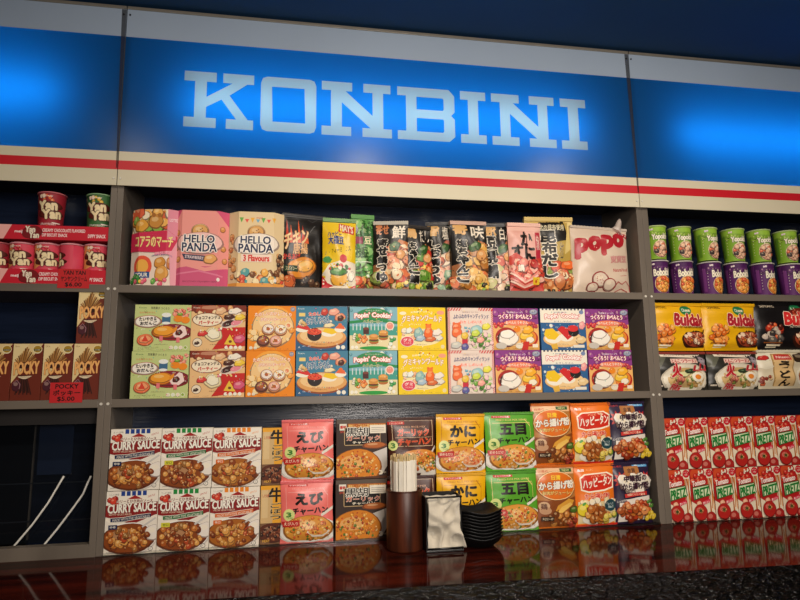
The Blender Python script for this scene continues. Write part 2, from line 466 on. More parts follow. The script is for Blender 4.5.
def a_curry(k):
    acc = ['#1d3f8c', '#1f8a3a', '#f08a1c'][k]; dark = ['#14254e', '#1b6b34', '#d9661a'][k]
    def f(A):
        A.bg('#f4ecdc')
        A.rect(.42, .9, .92, 1, '#f4ecdc')
        for i in range(5): A.rect(.28 + i * .105, .925, .28 + i * .105 + .075, 1.0, acc)
        A.T('たっぷり野菜', .05, .935, .24, .965, '#555')
        A.blobs(.14, .83, .1, .07, 7, (.03, .055), ['#c4281c', '#d8402a', '#a81a14'], 3)
        A.T('GENTLE', .8, .9, .94, .93, acc if k == 2 else '#c03028', skew=.03)
        A.poly([(.4, .87), (.55, .93), (.7, .87)], '#a41f1c')
        A.T('カリーとひき肉のソース', .2, .815, .9, .865, '#7a1c14', '#f4ecdc', bold=.03)
        A.poly([(0, .78), (1, .82), (1, .62), (.72, .53), (.5, .46), (.3, .54), (0, .6)], '#8d1c1a')
        A.rect(0, .61, 1, .64, '#8d1c1a')
        A.T('CURRY SAUCE', .04, .665, .97, .8, '#fbf5e6', '#2a0f0c', bold=.05, ow=.05, skew=.02)
        A.T('WITH VEGETABLES', .06, .618, .5, .648, '#f0dcc0')
        A.line([(.1, .545), (.35, .55), (.6, .58), (.88, .60)], .075, '#f4ecdc')
        A.line([(.1, .545), (.35, .55), (.6, .58), (.88, .60)], .06, dark)
        A.T('MADE WITH FIVE VEGETABLES', .14, .545, .86, .585, '#f2ead8', skew=.05)
        A.poly([(0, .56), (.1, .5), (.3, .46), (.5, .44), (1, .6), (1, .0), (0, .0)], '#efe6d6')
        A.ell(.49, .24, .54, .26, '#cfc6ba'); A.ell(.48, .25, .52, .25, '#f6f0e6')
        A.ell(.46, .25, .48, .23, '#8a4212' if k != 2 else '#a8601a', wob=.03)
        A.ell(.93, .33, .14, .12, '#efe6da', wob=.1)
        A.blobs(.46, .24, .43, .2, 52, (.026, .058), CURRY if k != 2 else CURRY + ['#c98a3a', '#d69a48'], 5 + k)
        A.blobs(.46, .24, .4, .17, 14, (.008, .014), ['#f2c98a', '#e8b070', '#5a2408', '#4a1c08'], 8 + k)
        A.line([(.72, .42), (.98, .56)], .03, '#cfcac2')
        A.rect(.07, .4, .24, .47, dark if k != 1 else '#d9d03a'); A.T('中辛' if k == 0 else '甘口' if k == 1 else '辛口', .1, .415, .21, .455, '#f6efe0' if k != 1 else '#2a5a20')
        A.ell(.9, .07, .045, None, '#3a3a3a'); A.ell(.9, .07, .036, None, '#f1e9da'); A.T('C', .885, .055, .915, .085, '#333')
        A.T('200 g', .05, .03, .2, .05, '#444')
    return f

def a_gobou(A):
    A.bg('#e9a62c'); A.rect(0, 0, .5, .93, '#cfae78')
    A.rect(.04, .45, .3, .93, '#d9bd8a'); A.T('牛', .35, .72, .95, .96, '#1a120c', bold=.04)
    for i, c in enumerate('ごぼう'): A.T(c, .42, .62 - i * .1, .86, .7 - i * .1, '#1a120c', '#e9cf90', bold=.03)
    A.T('しぐれ煮', .08, .8, .34, .86, '#b3281c')
    A.rect(0, 0, 1, .36, '#7c5a3e'); A.food(.55, .2, .6, .16, '#5a2a16', ['#7a3a20', '#3e1a10', '#93502c', '#a35c3a', '#2a100a'], 60, (.012, .03), 4)
    A.T('MEAT', .1, .04, .4, .08, '#e8b04a')

def a_rice(bg, edge, title, sub, cols, food='#e29a3e', brand='#c8322a', seed=1):
    def f(A):
        A.bg(bg)
        A.rect(.14, .905, .52, .945, brand); A.T('チャーハンの素', .17, .912, .49, .938, '#fff')
        A.T('FRIED RICE MIX SERIES', .22, .855, .85, .885, edge)
        A.line([(.1, .45), (.1, .9)], .008, edge); A.line([(.14, .82), (.9, .82), (.9, .5)], .008, edge)
        A.line([(.8, .88), (.9, .76)], .012, edge)
        A.T(title, .28, .62, .8 if len(title) < 3 else .86, .8, '#1c120c', bold=.06, skew=.0)
        A.T(sub, .22, .47, .9, .57, '#1c120c', bold=.05, skew=.02)
        A.ell(.15, .46, .11, None, '#d8e08a'); A.T('3', .1, .43, .19, .5, '#3a7a28', bold=.05); A.T('人前', .12, .4, .22, .425, '#3a6a28')
        A.poly([(.78, .42), (1, .53), (1, .58), (.76, .46)], '#e9e2d4')
        A.ell(.52, .2, .58, .23, '#d8d0c4'); A.ell(.53, .21, .56, .22, '#f1ece2')
        A.ell(.52, .24, .44, .21, food, wob=.03, seed=seed)
        A.blobs(.52, .24, .41, .185, 120, (.01, .028), cols, seed)
        A.line([(.5, .2), (.62, .12), (.8, .12), (.92, .2)], .03, '#e6dccb'); A.ell(.7, .19, .18, .055, cols[0]); A.blobs(.7, .2, .16, .05, 20, (.01, .022), cols, seed + 3)
        A.poly([(.02, .36), (.34, .38), (.36, .28), (.04, .27)], '#c22a24'); A.T('えび入り' if title == 'えび' else '炒めるだけ', .06, .3, .32, .35, '#f6dcc0')
        A.rect(0, 0, 1, .03, bg)
        A.rect(.0, .955, 1, 1, bg)
    return f

def a_garlic(A):
    A.bg('#3b2c26'); A.rect(0, .93, 1, 1, '#5d5046'); A.rect(.22, .86, .98, .93, '#b5601f'); A.T('焼めし・ごはんに混ぜて炒めるだけ', .24, .87, .96, .92, '#f6d27a')
    A.rect(.06, .82, .2, .93, '#e9e2d2'); A.T('香味', .07, .85, .19, .9, '#c8281e', bold=.05); A.T('SPICE', .07, .775, .2, .81, '#e0452c')
    A.ring(.15, .56, .87, .87, .012, '#c8a878'); A.rect(.17, .575, .86, .855, '#1b1310')
    A.T('黒胡', .2, .725, .62, .865, '#0d0907', '#f6f0e2', bold=.02, ow=.1); A.rect(.66, .76, .98, .9, '#efe6d2')
    for i in range(3): A.rect(.69, .79 + i * .03, .95, .8 + i * .03, '#a8a094')
    A.T('ガーリック', .2, .64, .86, .722, '#c8381c', '#f4e8d2', bold=.02, ow=.07); A.T('チャーハン', .32, .585, .76, .63, '#f4ead2', bold=.04)
    A.poly([(.6, .4), (.95, .5), (1, .52), (1, .2), (.9, .06), (.6, .03)], '#cfc8c0')
    A.ell(.4, .2, .46, .3, '#d9821f', wob=.02); A.blobs(.4, .2, .42, .26, 150, (.01, .026), RICE + ['#a33414', '#5a2a12', '#efb040'], 7)
    A.ell(.75, .56, .2, .05, '#b5622a', wob=.1); A.poly([(.0, .0), (1, 0), (1, .04), (0, .03)], '#5a3420')
    A.T('3', .84, .07, .91, .13, '#f4ead2', bold=.05); A.T('人前', .9, .08, .98, .11, '#f4ead2')

def a_brown(A):
    A.bg('#4a2418'); A.ring(.08, .5, .95, .95, .012, '#c9ab88'); A.rect(.0, .88, .35, .93, '#c22a24'); A.T('チャーハンの素', .04, .885, .32, .92, '#f6dcc0')
    A.T('FRIED RICE MIX', .28, .82, .8, .85, '#d9a27a'); A.T('ガーリック', .2, .68, .86, .8, '#d9461f', '#efc8a8', bold=.05, ow=.05)
    A.line([(.14, .655), (.94, .655)], .008, '#c9ab88'); A.T('チャーハン', .2, .52, .9, .64, '#d9461f', '#e8b48c', bold=.05, ow=.04, rot=.03)
    A.ell(.09, .52, .1, None, '#d8e08a'); A.T('3', .05, .48, .13, .56, '#3a7a28', bold=.05)
    A.ell(.82, .16, .42, .17, '#ded6c8'); A.ell(.64, .32, .36, .13, '#d9882e', wob=.04); A.blobs(.64, .32, .33, .11, 60, (.01, .028), RICE, 3)
    A.blobs(.74, .18, .34, .1, 60, (.01, .028), RICE, 4); A.line([(.92, .4), (1, .5)], .03, '#cfc8c0')

def a_karaage(A):
    A.bg('#d9701c'); A.rect(.03, .02, .97, .97, '#b97a3c'); A.rect(.03, .86, .97, .97, '#e8b98a')
    A.T('日清の', .08, .885, .32, .92, '#c8281e', bold=.04, skew=.01); A.rect(.62, .885, .92, .94, '#2f5a2a'); A.T('NEW', .68, .895, .86, .93, '#f0e8a0')
    A.ell(.5, .67, .49, .235, '#8a4210'); A.ell(.5, .675, .475, .225, '#f0d29a'); A.ell(.5, .675, .455, .212, '#e0701a')
    A.T('日清', .38, .77, .6, .84, '#f5c52a', bold=.05)
    A.T('から揚げ粉', .07, .625, .93, .745, '#f7f0e0', '#3a1c0e', bold=.05, ow=.06, skew=.03); A.T('お肉がジューシー', .14, .535, .9, .595, '#f3d27a', '#6a2c10', bold=.03)
    A.poly([(.03, .02), (.97, .02), (.97, .5), (.6, .44), (.03, .45)], '#8a4a22')
    A.ell(.17, .36, .13, .07, '#d8b088'); A.ell(.2, .29, .14, .06, '#c99a74'); A.T('鶏', .1, .31, .24, .4, '#5a2a18')
    A.poly([(.42, .26), (.5, .36), (.78, .47), (.93, .44), (.86, .36), (.6, .24)], '#dfa03c'); A.poly([(.5, .26), (.6, .34), (.82, .41), (.88, .37), (.62, .25)], '#eec060')
    A.blobs(.62, .15, .34, .11, 26, (.03, .06), ['#a8602a', '#c27a34', '#8a4a1e', '#6e3818', '#d08c42'], 5)
    A.ell(.9, .3, .09, .05, '#4a6a24', wob=.2); A.rect(.1, .13, .4, .2, '#3a2416'); A.T('大さじ一杯', .13, .145, .37, .185, '#e9d9b8')
    A.blobs(.85, .1, .13, .08, 12, (.02, .04), ['#a8382a', '#7a3020', '#c0603a'], 9)

def a_happy(A):
    A.bg('#f07a1e'); A.rect(0, .965, 1, 1, '#c8281c'); A.rect(.04, .02, .96, .4, '#e8d3a0'); A.T('亀田', .08, .88, .24, .92, '#fff', bold=.04); A.T('さくさく', .3, .89, .46, .92, '#ffd9a0')
    A.poly([(.12, .58), (.1, .78), (.22, .84), (.8, .86), (.96, .8), (.94, .6), (.7, .56), (.3, .54)], '#fbf0d8')
    A.poly([(.15, .6), (.13, .77), (.24, .82), (.78, .84), (.93, .78), (.91, .62), (.68, .585), (.3, .565)], '#d8301c')
    A.T('ハッピータン', .17, .63, .9, .78, '#fbf3e2', bold=.05, skew=.05); A.T('ハッピー粉', .38, .79, .75, .825, '#fbdca0', skew=.02)
    A.T('から揚げ粉', .2, .44, .82, .53, '#d8301c', '#fbf0d8', bold=.04, ow=.06)
    A.blobs(.5, .38, .5, .05, 16, (.03, .06), ['#f0e0b8', '#e8d3a0', '#f6ead0'], 2)
    A.ell(.16, .28, .13, .1, '#e8d02c', wob=.04); A.ell(.17, .37, .05, .02, '#4a9a30', rot=.6)
    A.ell(.82, .33, .15, .095, '#23464e'); A.T('おいしさ', .74, .335, .9, .37, '#e8f0e8'); A.T('No.1', .76, .285, .88, .325, '#e8f0e8')
    A.ell(.55, .12, .42, .1, '#f2ead8'); A.blobs(.5, .2, .28, .12, 20, (.045, .075), ['#b8682a', '#9a4f1c', '#cf8238', '#e0a050', '#a85a20'], 6); A.blobs(.78, .14, .14, .08, 8, (.03, .05), ['#e8d060', '#d0b040', '#7a9a3a'], 4)
    A.rect(0, 0, 1, .035, '#c8281c'); A.T('唐揚げ イメージ', .3, .045, .7, .06, '#6a4a2a')

def a_purple(A):
    A.bg('#2c1f3c'); A.T('日清の', .06, .92, .28, .955, '#d83a30', bold=.04); A.rect(.55, .915, .95, .97, '#5aa6d8'); A.T('新しい', .6, .925, .9, .96, '#f4f4f4')
    A.rect(.32, .78, .7, .93, '#b0713a'); A.T('金賞', .4, .83, .6, .9, '#5a3018', bold=.03); A.burst(.22, .72, .14, '#c8302a', 9, .6); A.burst(.86, .72, .13, '#c8302a', 9, .6)
    A.blobs(.54, .66, .36, .12, 30, (.06, .09), ['#f2e9da'], 2)
    A.T('中華街の', .26, .7, .84, .79, '#3a1c2c', bold=.05, skew=.02); A.T('から揚げ粉', .2, .57, .9, .68, '#3a1c2c', bold=.05, skew=.02)
    A.poly([(.26, .5), (.84, .53), (.84, .47), (.27, .44)], '#c8302a'); A.T('特製にんにく醤油', .32, .465, .78, .505, '#fbe8c8')
    A.poly([(.06, .06), (.14, .4), (.9, .46), (.96, .1)], '#e8ddd0'); A.rect(.05, .36, .3, .4, '#2c1f3c'); A.T('こだわり', .07, .365, .28, .392, '#e8e0d0')
    A.blobs(.5, .24, .38, .13, 34, (.035, .07), ['#b8401f', '#d0602a', '#8f3018', '#c8742e', '#a85020', '#d98a50'], 8); A.blobs(.84, .14, .1, .05, 6, (.03, .05), ['#e8c83a', '#d8b02c'], 3)
    A.blobs(.9, .33, .07, .05, 6, (.02, .04), ['#4f8a34'], 3)

def popin_logo(A, y, s='Popin’ Cookin’', x0=.1, x1=.9, h=.15, c='#d8262c'):
    A.T(s, x0, y, x1, y + h, '#fff6ee', c, bold=.05, ow=.12, arc=.03)

def a_taiyaki(A):
    A.bg('#c3cf86'); A.blobs(.5, .5, .5, .5, 30, (.01, .03), ['#d3dc98', '#b4c478', '#e2b98a'], 2, .1); A.T('Kracie', .07, .92, .2, .955, '#2a6a3a', bold=.03)
    A.T('知育菓子 つくろう', .28, .9, .6, .955, '#4a4438', rot=-.04); A.blobs(.83, .84, .16, .13, 24, (.02, .045), ['#f0907a', '#e8705c', '#f4b098'], 4, .3)
    A.T('ねるねるやさん', .08, .81, .36, .85, '#e8603c'); A.ell(.23, .64, .22, .13, '#f08a6c', wob=.06); A.ell(.23, .64, .205, .12, '#f7eee0', wob=.06)
    A.T('たいやき＆', .08, .65, .38, .73, '#231a14', bold=.05, rot=.04); A.T('おだんご', .1, .56, .39, .635, '#231a14', bold=.05, rot=.04)
    A.ell(.68, .37, .34, .15, '#5a2420'); A.ell(.67, .41, .34, .17, '#c22a34', wob=.02); A.ell(.67, .42, .32, .15, '#8a2230', wob=.02)
    A.ell(.53, .42, .2, .125, '#e07f16', wob=.08); A.ell(.52, .435, .17, .1, '#f0a02c', wob=.08); A.poly([(.66, .44), (.76, .54), (.74, .4), (.7, .34)], '#e8901e')
    A.poly([(.68, .36), (.84, .55), (.9, .52), (.94, .36), (.84, .27), (.72, .29)], '#f4d8d0'); A.ell(.79, .4, .05, .06, '#5a1c18', wob=.2)
    for x, y in ((.45, .26), (.75, .23)): A.rect(x, y - .05, x + .06, y + .06, '#e8787c')
    A.rect(.48, .6, .63, .78, '#3f6a8c'); A.ell(.555, .78, .085, .05, '#eef0ea'); A.ell(.555, .6, .075, .03, '#eef0ea')
    A.ell(.77, .7, .085, .075, '#ef8a1a'); A.ell(.9, .67, .08, .075, '#ef8a1a'); A.ell(.8, .8, .04, .03, '#7fae3a', wob=.2)
    A.ell(.2, .24, .13, .12, '#ef7a4a', wob=.05); A.ell(.2, .25, .09, .08, '#f4a06c', wob=.2); A.poly([(.14, .2), (.2, .34), (.26, .2)], '#d8452c')
    for i in range(4): A.ell(.66 + i * .085, .07, .035, None, '#f3eedc'); A.ell(.66 + i * .085, .07, .026, None, ['#e9dcc0', '#e0e8d0', '#f0d8c0', '#8fae3a'][i])
    A.T('おうちで簡単に作れる', .08, .05, .4, .075, '#5a5a40')

def a_fondue(A):
    A.bg('#e9bd84'); A.rect(0, .86, 1, 1, '#7c2b18'); A.ell(.4, .92, .3, .12, '#9a4024', wob=.2); A.T('Kracie', .04, .93, .16, .965, '#fbe8d0', bold=.03)
    A.blobs(.55, .55, .55, .5, 16, (.03, .08), ['#f0cf9c', '#f3dcb4', '#e6a868'], 3); A.poly([(.42, .5), (1, .52), (1, .1), (.4, .02), (.52, .22)], '#c8231c')
    A.ell(.3, .68, .28, .155, '#7a3a1c'); A.ell(.3, .68, .265, .14, '#f6e6c8'); A.T('チョコフォンデュ', .08, .69, .53, .77, '#3a1a10', bold=.05, rot=.03); A.T('パーティー', .14, .58, .5, .66, '#c8281e', bold=.05, rot=.04)
    A.ell(.75, .61, .21, .1, '#e0c9b8', rot=.25); A.ell(.68, .6, .12, .06, '#3c1a12', rot=.4); A.ell(.83, .62, .1, .055, '#e88a96', rot=.3); A.ell(.7, .75, .08, .06, '#4a2014', wob=.2)
    A.ell(.8, .88, .1, .07, '#f4e8d8', wob=.3); A.ell(.54, .88, .08, .08, '#e8b98a', wob=.3); A.ell(.9, .74, .08, .07, '#f0c83a', wob=.3)
    A.ell(.42, .36, .14, .16, '#e8d9a8', wob=.15, rot=-.5); A.ell(.42, .37, .1, .11, '#f4eccf', wob=.15, rot=-.5); A.poly([(.62, .14), (.72, .36), (.84, .12)], '#eac23a'); A.ell(.73, .2, .03, .03, '#7a3a1c')
    A.ell(.9, .26, .09, .09, '#d85a7c', wob=.2); A.ell(.22, .38, .07, .06, '#d83a34', wob=.3); A.blobs(.5, .47, .45, .04, 12, (.015, .03), ['#fff4e0', '#e87a90', '#f0d080'], 5)
    A.ell(.13, .18, .09, .1, '#6a4a34'); A.ell(.13, .18, .08, .09, '#f0e0c4'); A.ell(.12, .17, .035, .035, '#3a2018', wob=.3)
    for i in range(4): A.ell(.66 + i * .085, .07, .033, None, '#f3eedc')

def a_donut(A):
    A.bg('#f08a10'); A.ell(.52, .55, .44, .46, '#f7a83a'); A.ell(.52, .52, .42, .42, '#f3c98a', wob=.01); A.blobs(.5, .3, .5, .3, 22, (.03, .07), ['#f6bc66', '#f2d8a0', '#f09a3c'], 4)
    A.T('知育菓子', .42, .9, .62, .935, '#fff0c8'); A.T('たのしいおかしづくり', .14, .76, .9, .84, '#fff2dc', '#e0561c', bold=.04, ow=.08, arc=.03)
    A.T('かわいいドーナツ', .26, .66, .8, .735, '#fff2dc', '#d8402c', bold=.04, ow=.09)
    for x, y, c1, c2 in ((.42, .48, '#c98a5c', '#f4e4d8'), (.68, .47, '#e0a070', '#f6ecd8'), (.32, .22, '#3c1c14', '#8a4a38'), (.58, .22, '#c98a5c', '#e9b0a0')):
        A.ell(x, y - .02, .135, .13, '#8a4a20'); A.ell(x, y, .13, .12, c1); A.ell(x, y + .01, .105, .095, c2, wob=.03); A.blobs(x, y + .01, .09, .08, 12, (.008, .016), ['#e84a5c', '#f4d04a', '#ffffff', '#7a3a1c'], int(x * 99)); A.ell(x, y, .04, .035, '#b5622a')
    A.ell(.84, .56, .07, None, '#f6dca8'); A.ell(.84, .56, .04, None, '#e88a5c'); A.ell(.12, .4, .06, None, '#f8d8a0'); A.ell(.93, .93, .05, None, '#8c8c9c'); A.T('27', .9, .91, .96, .95, '#eee')
    for i in range(2): A.ell(.07 + i * .09, .06, .035, None, '#e8e0c8')

def a_sushi(A):
    A.bg('#3f7f9c'); A.rect(0, 0, 1, .3, '#2a5c86'); A.blobs(.5, .5, .5, .48, 26, (.012, .03), ['#5c9cb4', '#e9dcc0', '#3a6f94'], 5); A.T('Kracie', .04, .93, .16, .965, '#e8f0ea')
    A.ell(.5, .28, .49, .24, '#8f4a28'); A.ell(.5, .3, .48, .22, '#e0a25c'); A.ell(.5, .33, .42, .17, '#f0c88c')
    A.T('たのしい', .25, .79, .55, .87, '#e0342c', '#fff0e0', bold=.05, ow=.08, rot=.05); A.T('おすしやさん', .2, .6, .66, .76, '#1d5f8c', '#fff6ec', bold=.05, ow=.1, rot=.06)
    A.rect(.06, .77, .18, .85, '#f0d07a'); A.ell(.56, .88, .06, .08, '#c83a2c', wob=.1); A.ell(.74, .88, .09, .08, '#f0a890', wob=.2); A.ell(.86, .76, .09, .09, '#e8906c', wob=.2); A.ell(.87, .74, .05, .06, '#4a2018', wob=.2)
    A.ell(.13, .47, .13, .06, '#f4ecd8'); A.poly([(.0, .52), (.06, .58), (.22, .56), (.3, .46), (.2, .46)], '#d8322c'); A.ell(.36, .36, .14, .15, '#2a1c1c'); A.ell(.36, .42, .14, .07, '#e8482c'); A.blobs(.36, .43, .11, .045, 16, (.015, .025), ['#f0603a', '#d8341c'], 3)
    A.ell(.64, .38, .14, .07, '#f6efdc'); A.poly([(.52, .42), (.56, .5), (.74, .49), (.8, .4), (.7, .36)], '#f2c81e'); A.ell(.64, .57, .08, .05, '#f0e0b0', wob=.3); A.ell(.86, .48, .11, .07, '#f6efdc'); A.poly([(.76, .5), (.82, .58), (.93, .56), (.96, .48)], '#e86a3c'); A.ell(.86, .57, .04, .05, '#e86a2c')
    A.blobs(.12, .62, .1, .06, 9, (.02, .04), ['#f0d8a8', '#e0b46c'], 6); A.T('ぷにぷにグミのおすし', .3, .16, .75, .2, '#a8441c')
    for x in (.82, .92): A.ell(x, .07, .04, None, '#f0ead8')
    A.T('A', .05, .05, .09, .09, '#fff'); A.T('☆ ☆', .12, .08, .3, .12, '#cfe0f0')

def a_burger(A):
    A.bg('#3f9c8c'); A.rect(0, .55, 1, 1, '#7fb4c0'); A.blobs(.5, .9, .5, .1, 14, (.03, .06), ['#a8ccd0', '#e0e8e0', '#5c9cac'], 5); A.rect(0, 0, 1, .34, '#e8d9a8')
    A.ell(.5, .8, .36, .17, '#2c8a50'); A.T('たのしいおかし', .34, .9, .68, .935, '#e8f0d8'); A.line([(.0, .64), (.5, .7), (1, .64)], .06, '#1f8a4a')
    popin_logo(A, .7, 'Popin’ Cookin’', .1, .88, .14, '#d8262c'); A.T('ハンバーガー', .28, .63, .68, .69, '#2a5a30', '#f0e8c0', ow=.1)
    for i in range(12): A.rect(.06 + i * .075, .46, .08 + i * .075, .6, '#cfe0dc')
    A.ell(.84, .56, .09, None, '#f4e4cc'); A.ell(.84, .56, .07, None, '#e8907c'); A.rect(.28, .37, .4, .5, '#4a1c18'); A.ell(.34, .5, .06, .03, '#7a3a2c')
    A.blobs(.26, .26, .12, .1, 18, (.025, .05), ['#e07a2c', '#d8602c', '#f09a48'], 5); A.blobs(.12, .3, .08, .08, 10, (.02, .04), ['#f0e8d0', '#6aa83c'], 6)
    for x, y in ((.5, .25), (.7, .34)):
        A.ell(x, y - .06, .1, .05, '#b5682a'); A.ell(x, y - .025, .11, .03, '#4a9a34'); A.ell(x, y - .01, .1, .035, '#6a2c18'); A.ell(x, y + .02, .1, .025, '#f0c02c'); A.ell(x, y + .06, .1, .065, '#d08a3c'); A.ell(x, y + .08, .07, .03, '#e8ac5c')
    A.blobs(.9, .24, .08, .12, 8, (.02, .05), ['#2c9a4c', '#e8f0e0'], 7); A.ell(.5, .05, .3, .045, '#1f9a3c')
    for x in (.06, .14, .82, .92): A.ell(x, .07, .035, None, '#f3eedc')

def a_gummy(A):
    A.bg('#f0cc0c'); A.T('知育菓子 つくって', .28, .86, .74, .9, '#fff6d0', arc=.02); A.blobs(.5, .9, .5, .08, 14, (.008, .018), ['#3a7a3a', '#e0502c', '#fff'], 4); A.ell(.9, .88, .08, .05, '#f0a07c'); A.ell(.12, .86, .07, .04, '#f4ecc8')
    A.T('グミキャンワールド', .1, .64, .92, .79, '#fff4e0', '#b0481c', bold=.05, ow=.1, arc=.04)
    A.ell(.5, .3, .42, .2, '#f2e2a8'); A.blobs(.5, .34, .4, .16, 26, (.03, .06), ['#f4ecd8', '#f0c8c0', '#c8e0d8', '#f0b080'], 5)
    A.ell(.43, .4, .08, .13, '#8cb8b4', wob=.15); A.ell(.47, .28, .08, .07, '#a8c0d0', wob=.2); A.ell(.64, .4, .085, .13, '#ee6418', wob=.08); A.ell(.64, .55, .06, .06, '#f07a2c'); A.ell(.6, .6, .02, .02, '#ee6418'); A.ell(.685, .6, .02, .02, '#ee6418'); A.ell(.64, .5, .04, .02, '#f4a05c')
    A.ell(.14, .46, .05, .06, '#f4e8d0', wob=.2); A.ell(.24, .46, .05, .07, '#e8f0e8', wob=.3); A.ell(.82, .42, .08, .08, '#f0e4d8', wob=.3); A.ell(.84, .28, .08, .06, '#e8e0d0', wob=.2); A.ell(.68, .26, .09, .06, '#d86a34', wob=.2)
    A.ell(.2, .2, .14, .12, '#f7e8e0'); A.ell(.2, .2, .13, .11, '#dd4454'); A.T('グミ', .12, .2, .28, .27, '#ffe8e0', bold=.04); A.T('つくれる', .12, .14, .28, .18, '#ffe8e0'); A.ell(.93, .08, .04, None, '#e8d8a0')

def a_candy(A):
    A.bg('#e9d6c8')
    for i in range(26):
        x = i * .06 - .25
        A.poly([(x, .93), (x + .03, .93), (x + .07, 1), (x + .04, 1)], '#cf3a3c')
        y = i * .045 - .1
        A.poly([(0, y), (.045, y + .045), (.045, y + .067), (0, y + .022)], '#cf3a3c'); A.poly([(.955, y), (1, y + .045), (1, y + .067), (.955, y + .022)], '#cf3a3c')
    A.rect(.3, .925, .68, 1, '#e9d6c8'); A.T('知育菓子 わくわく', .32, .88, .68, .91, '#8a5a6a')
    A.T('ふわふわのキャンディランド', .12, .73, .9, .84, '#4a4a6a', '#fbe8e4', bold=.05, ow=.08, arc=.02); A.T('おかしのいえ', .26, .63, .76, .7, '#f2704c', '#fff0e8', bold=.04, ow=.07)
    A.ell(.19, .55, .09, .09, '#ee6c34', wob=.05); A.ell(.19, .42, .1, .12, '#ee6c34', wob=.08); A.ell(.13, .63, .03, .03, '#ee6c34'); A.ell(.25, .63, .03, .03, '#ee6c34')
    A.blobs(.72, .22, .24, .2, 40, (.03, .06), ['#6aa83c', '#8cc04c', '#f0c8c8', '#4f8a34', '#c8e098'], 5); A.ell(.62, .46, .12, .13, '#9cc8c8', wob=.1); A.ell(.6, .4, .08, .08, '#c8d84a', wob=.2); A.ell(.84, .56, .08, .08, '#e8e04a', wob=.2)
    A.ell(.3, .24, .12, .14, '#f0c8a0', wob=.1); A.rect(.3, .14, .42, .28, '#c8283c'); A.ell(.36, .34, .07, .08, '#e8c040', wob=.1); A.ell(.36, .08, .07, .08, '#5a5a9c', wob=.1); A.ell(.17, .12, .1, .08, '#c8c8c0', wob=.2); A.ell(.7, .24, .07, .07, '#f4a898', wob=.2)
    A.blobs(.42, .5, .1, .08, 6, (.015, .03), ['#6ab0c8', '#e8506c', '#f0c83c'], 7)

def a_bento(A):
    A.bg('#8c3a86'); A.blobs(.5, .8, .5, .2, 20, (.04, .1), ['#9a4492', '#7f307a'], 4); A.poly([(0, .0), (0, .62), (.2, .6), (.5, .6), (.8, .6), (1, .62), (1, 0)], '#eeb56a'); A.rect(0, 0, 1, .1, '#d8a050')
    A.blobs(.15, .6, .14, .05, 10, (.03, .05), ['#d83a3c'], 5); A.blobs(.85, .6, .14, .05, 10, (.03, .05), ['#c8404c'], 6)
    A.T('知育菓子つくろう', .32, .88, .66, .92, '#f4d8e8'); A.T('つくろう！おべんとう', .12, .74, .86, .85, '#fff6ee', '#d8262c', bold=.05, ow=.1, arc=.01); A.ell(.52, .65, .28, .07, '#f0805c'); A.T('おべんとうやさん', .28, .62, .76, .69, '#fff2dc', '#e8502c', bold=.03)
    A.ell(.28, .3, .24, .24, '#a8261c'); A.ell(.3, .27, .22, .2, '#3a1a18'); A.ell(.33, .28, .2, .17, '#f4ecdc', wob=.05); A.ell(.3, .38, .14, .1, '#f8f2e6', wob=.1); A.ell(.14, .22, .03, .03, '#f4f0e8')
    A.ell(.78, .28, .2, .2, '#b8281c'); A.ell(.76, .3, .18, .18, '#e8882c'); A.ell(.72, .34, .13, .1, '#f4c43c', wob=.15); A.ell(.8, .24, .08, .07, '#f2e8d0', wob=.1); A.ell(.52, .5, .075, .075, '#ee8a1c'); A.ell(.76, .48, .1, .1, '#f4b028', wob=.25)
    A.ell(.16, .1, .12, .08, '#c8c0b4'); A.ell(.56, .1, .09, .07, '#e8dcc4'); A.poly([(.6, .0), (.66, .2), (.78, .2), (.74, .0)], '#c8281c')
    A.rect(.85, .06, .97, .14, '#f0e4cc'); A.ell(.9, .92, .08, .06, '#9aa0b8', wob=.05); A.T('27', .86, .9, .94, .94, '#3a3a5a')

def a_sushi2(A):
    A.bg('#2a5f92'); A.rect(0, .66, 1, 1, '#f2ead8')
    for i in range(12): A.rect(.04 + i * .08, .965, .08 + i * .08, 1, '#4a4a5a')
    A.blobs(.5, .35, .5, .32, 40, (.015, .05), ['#3f7aa8', '#1d4a7a', '#5c98b8', '#d8e4e8'], 5); A.T('知育菓子', .3, .9, .6, .93, '#4a6a9a'); popin_logo(A, .72, 'Popin’ Cookin’', .1, .88, .14, '#d8262c'); A.T('おすしやさん', .3, .67, .7, .71, '#2a4a7a')
    A.ell(.48, .26, .44, .2, '#e8b878'); A.ell(.48, .28, .42, .17, '#f0cc94'); A.ell(.26, .28, .18, .12, '#f4ecd8'); A.poly([(.06, .36), (.1, .5), (.26, .52), (.4, .36), (.3, .24), (.14, .26)], '#f0c41c')
    A.ell(.55, .3, .16, .1, '#f4ecd8'); A.poly([(.36, .5), (.46, .58), (.6, .52), (.7, .34), (.58, .24), (.46, .38)], '#d02828'); A.ell(.72, .44, .12, .12, '#201818'); A.ell(.71, .52, .12, .08, '#d83030'); A.ell(.88, .24, .1, .09, '#e8c890', wob=.2); A.ell(.92, .6, .06, .1, '#f0a0a0', wob=.2)
    A.ell(.92, .92, .05, .05, '#7a8ab0'); A.poly([(.2, .12), (.34, .16), (.36, .02), (.24, 0)], '#e0b040'); A.rect(.7, .05, .95, .12, '#e8e0d0')

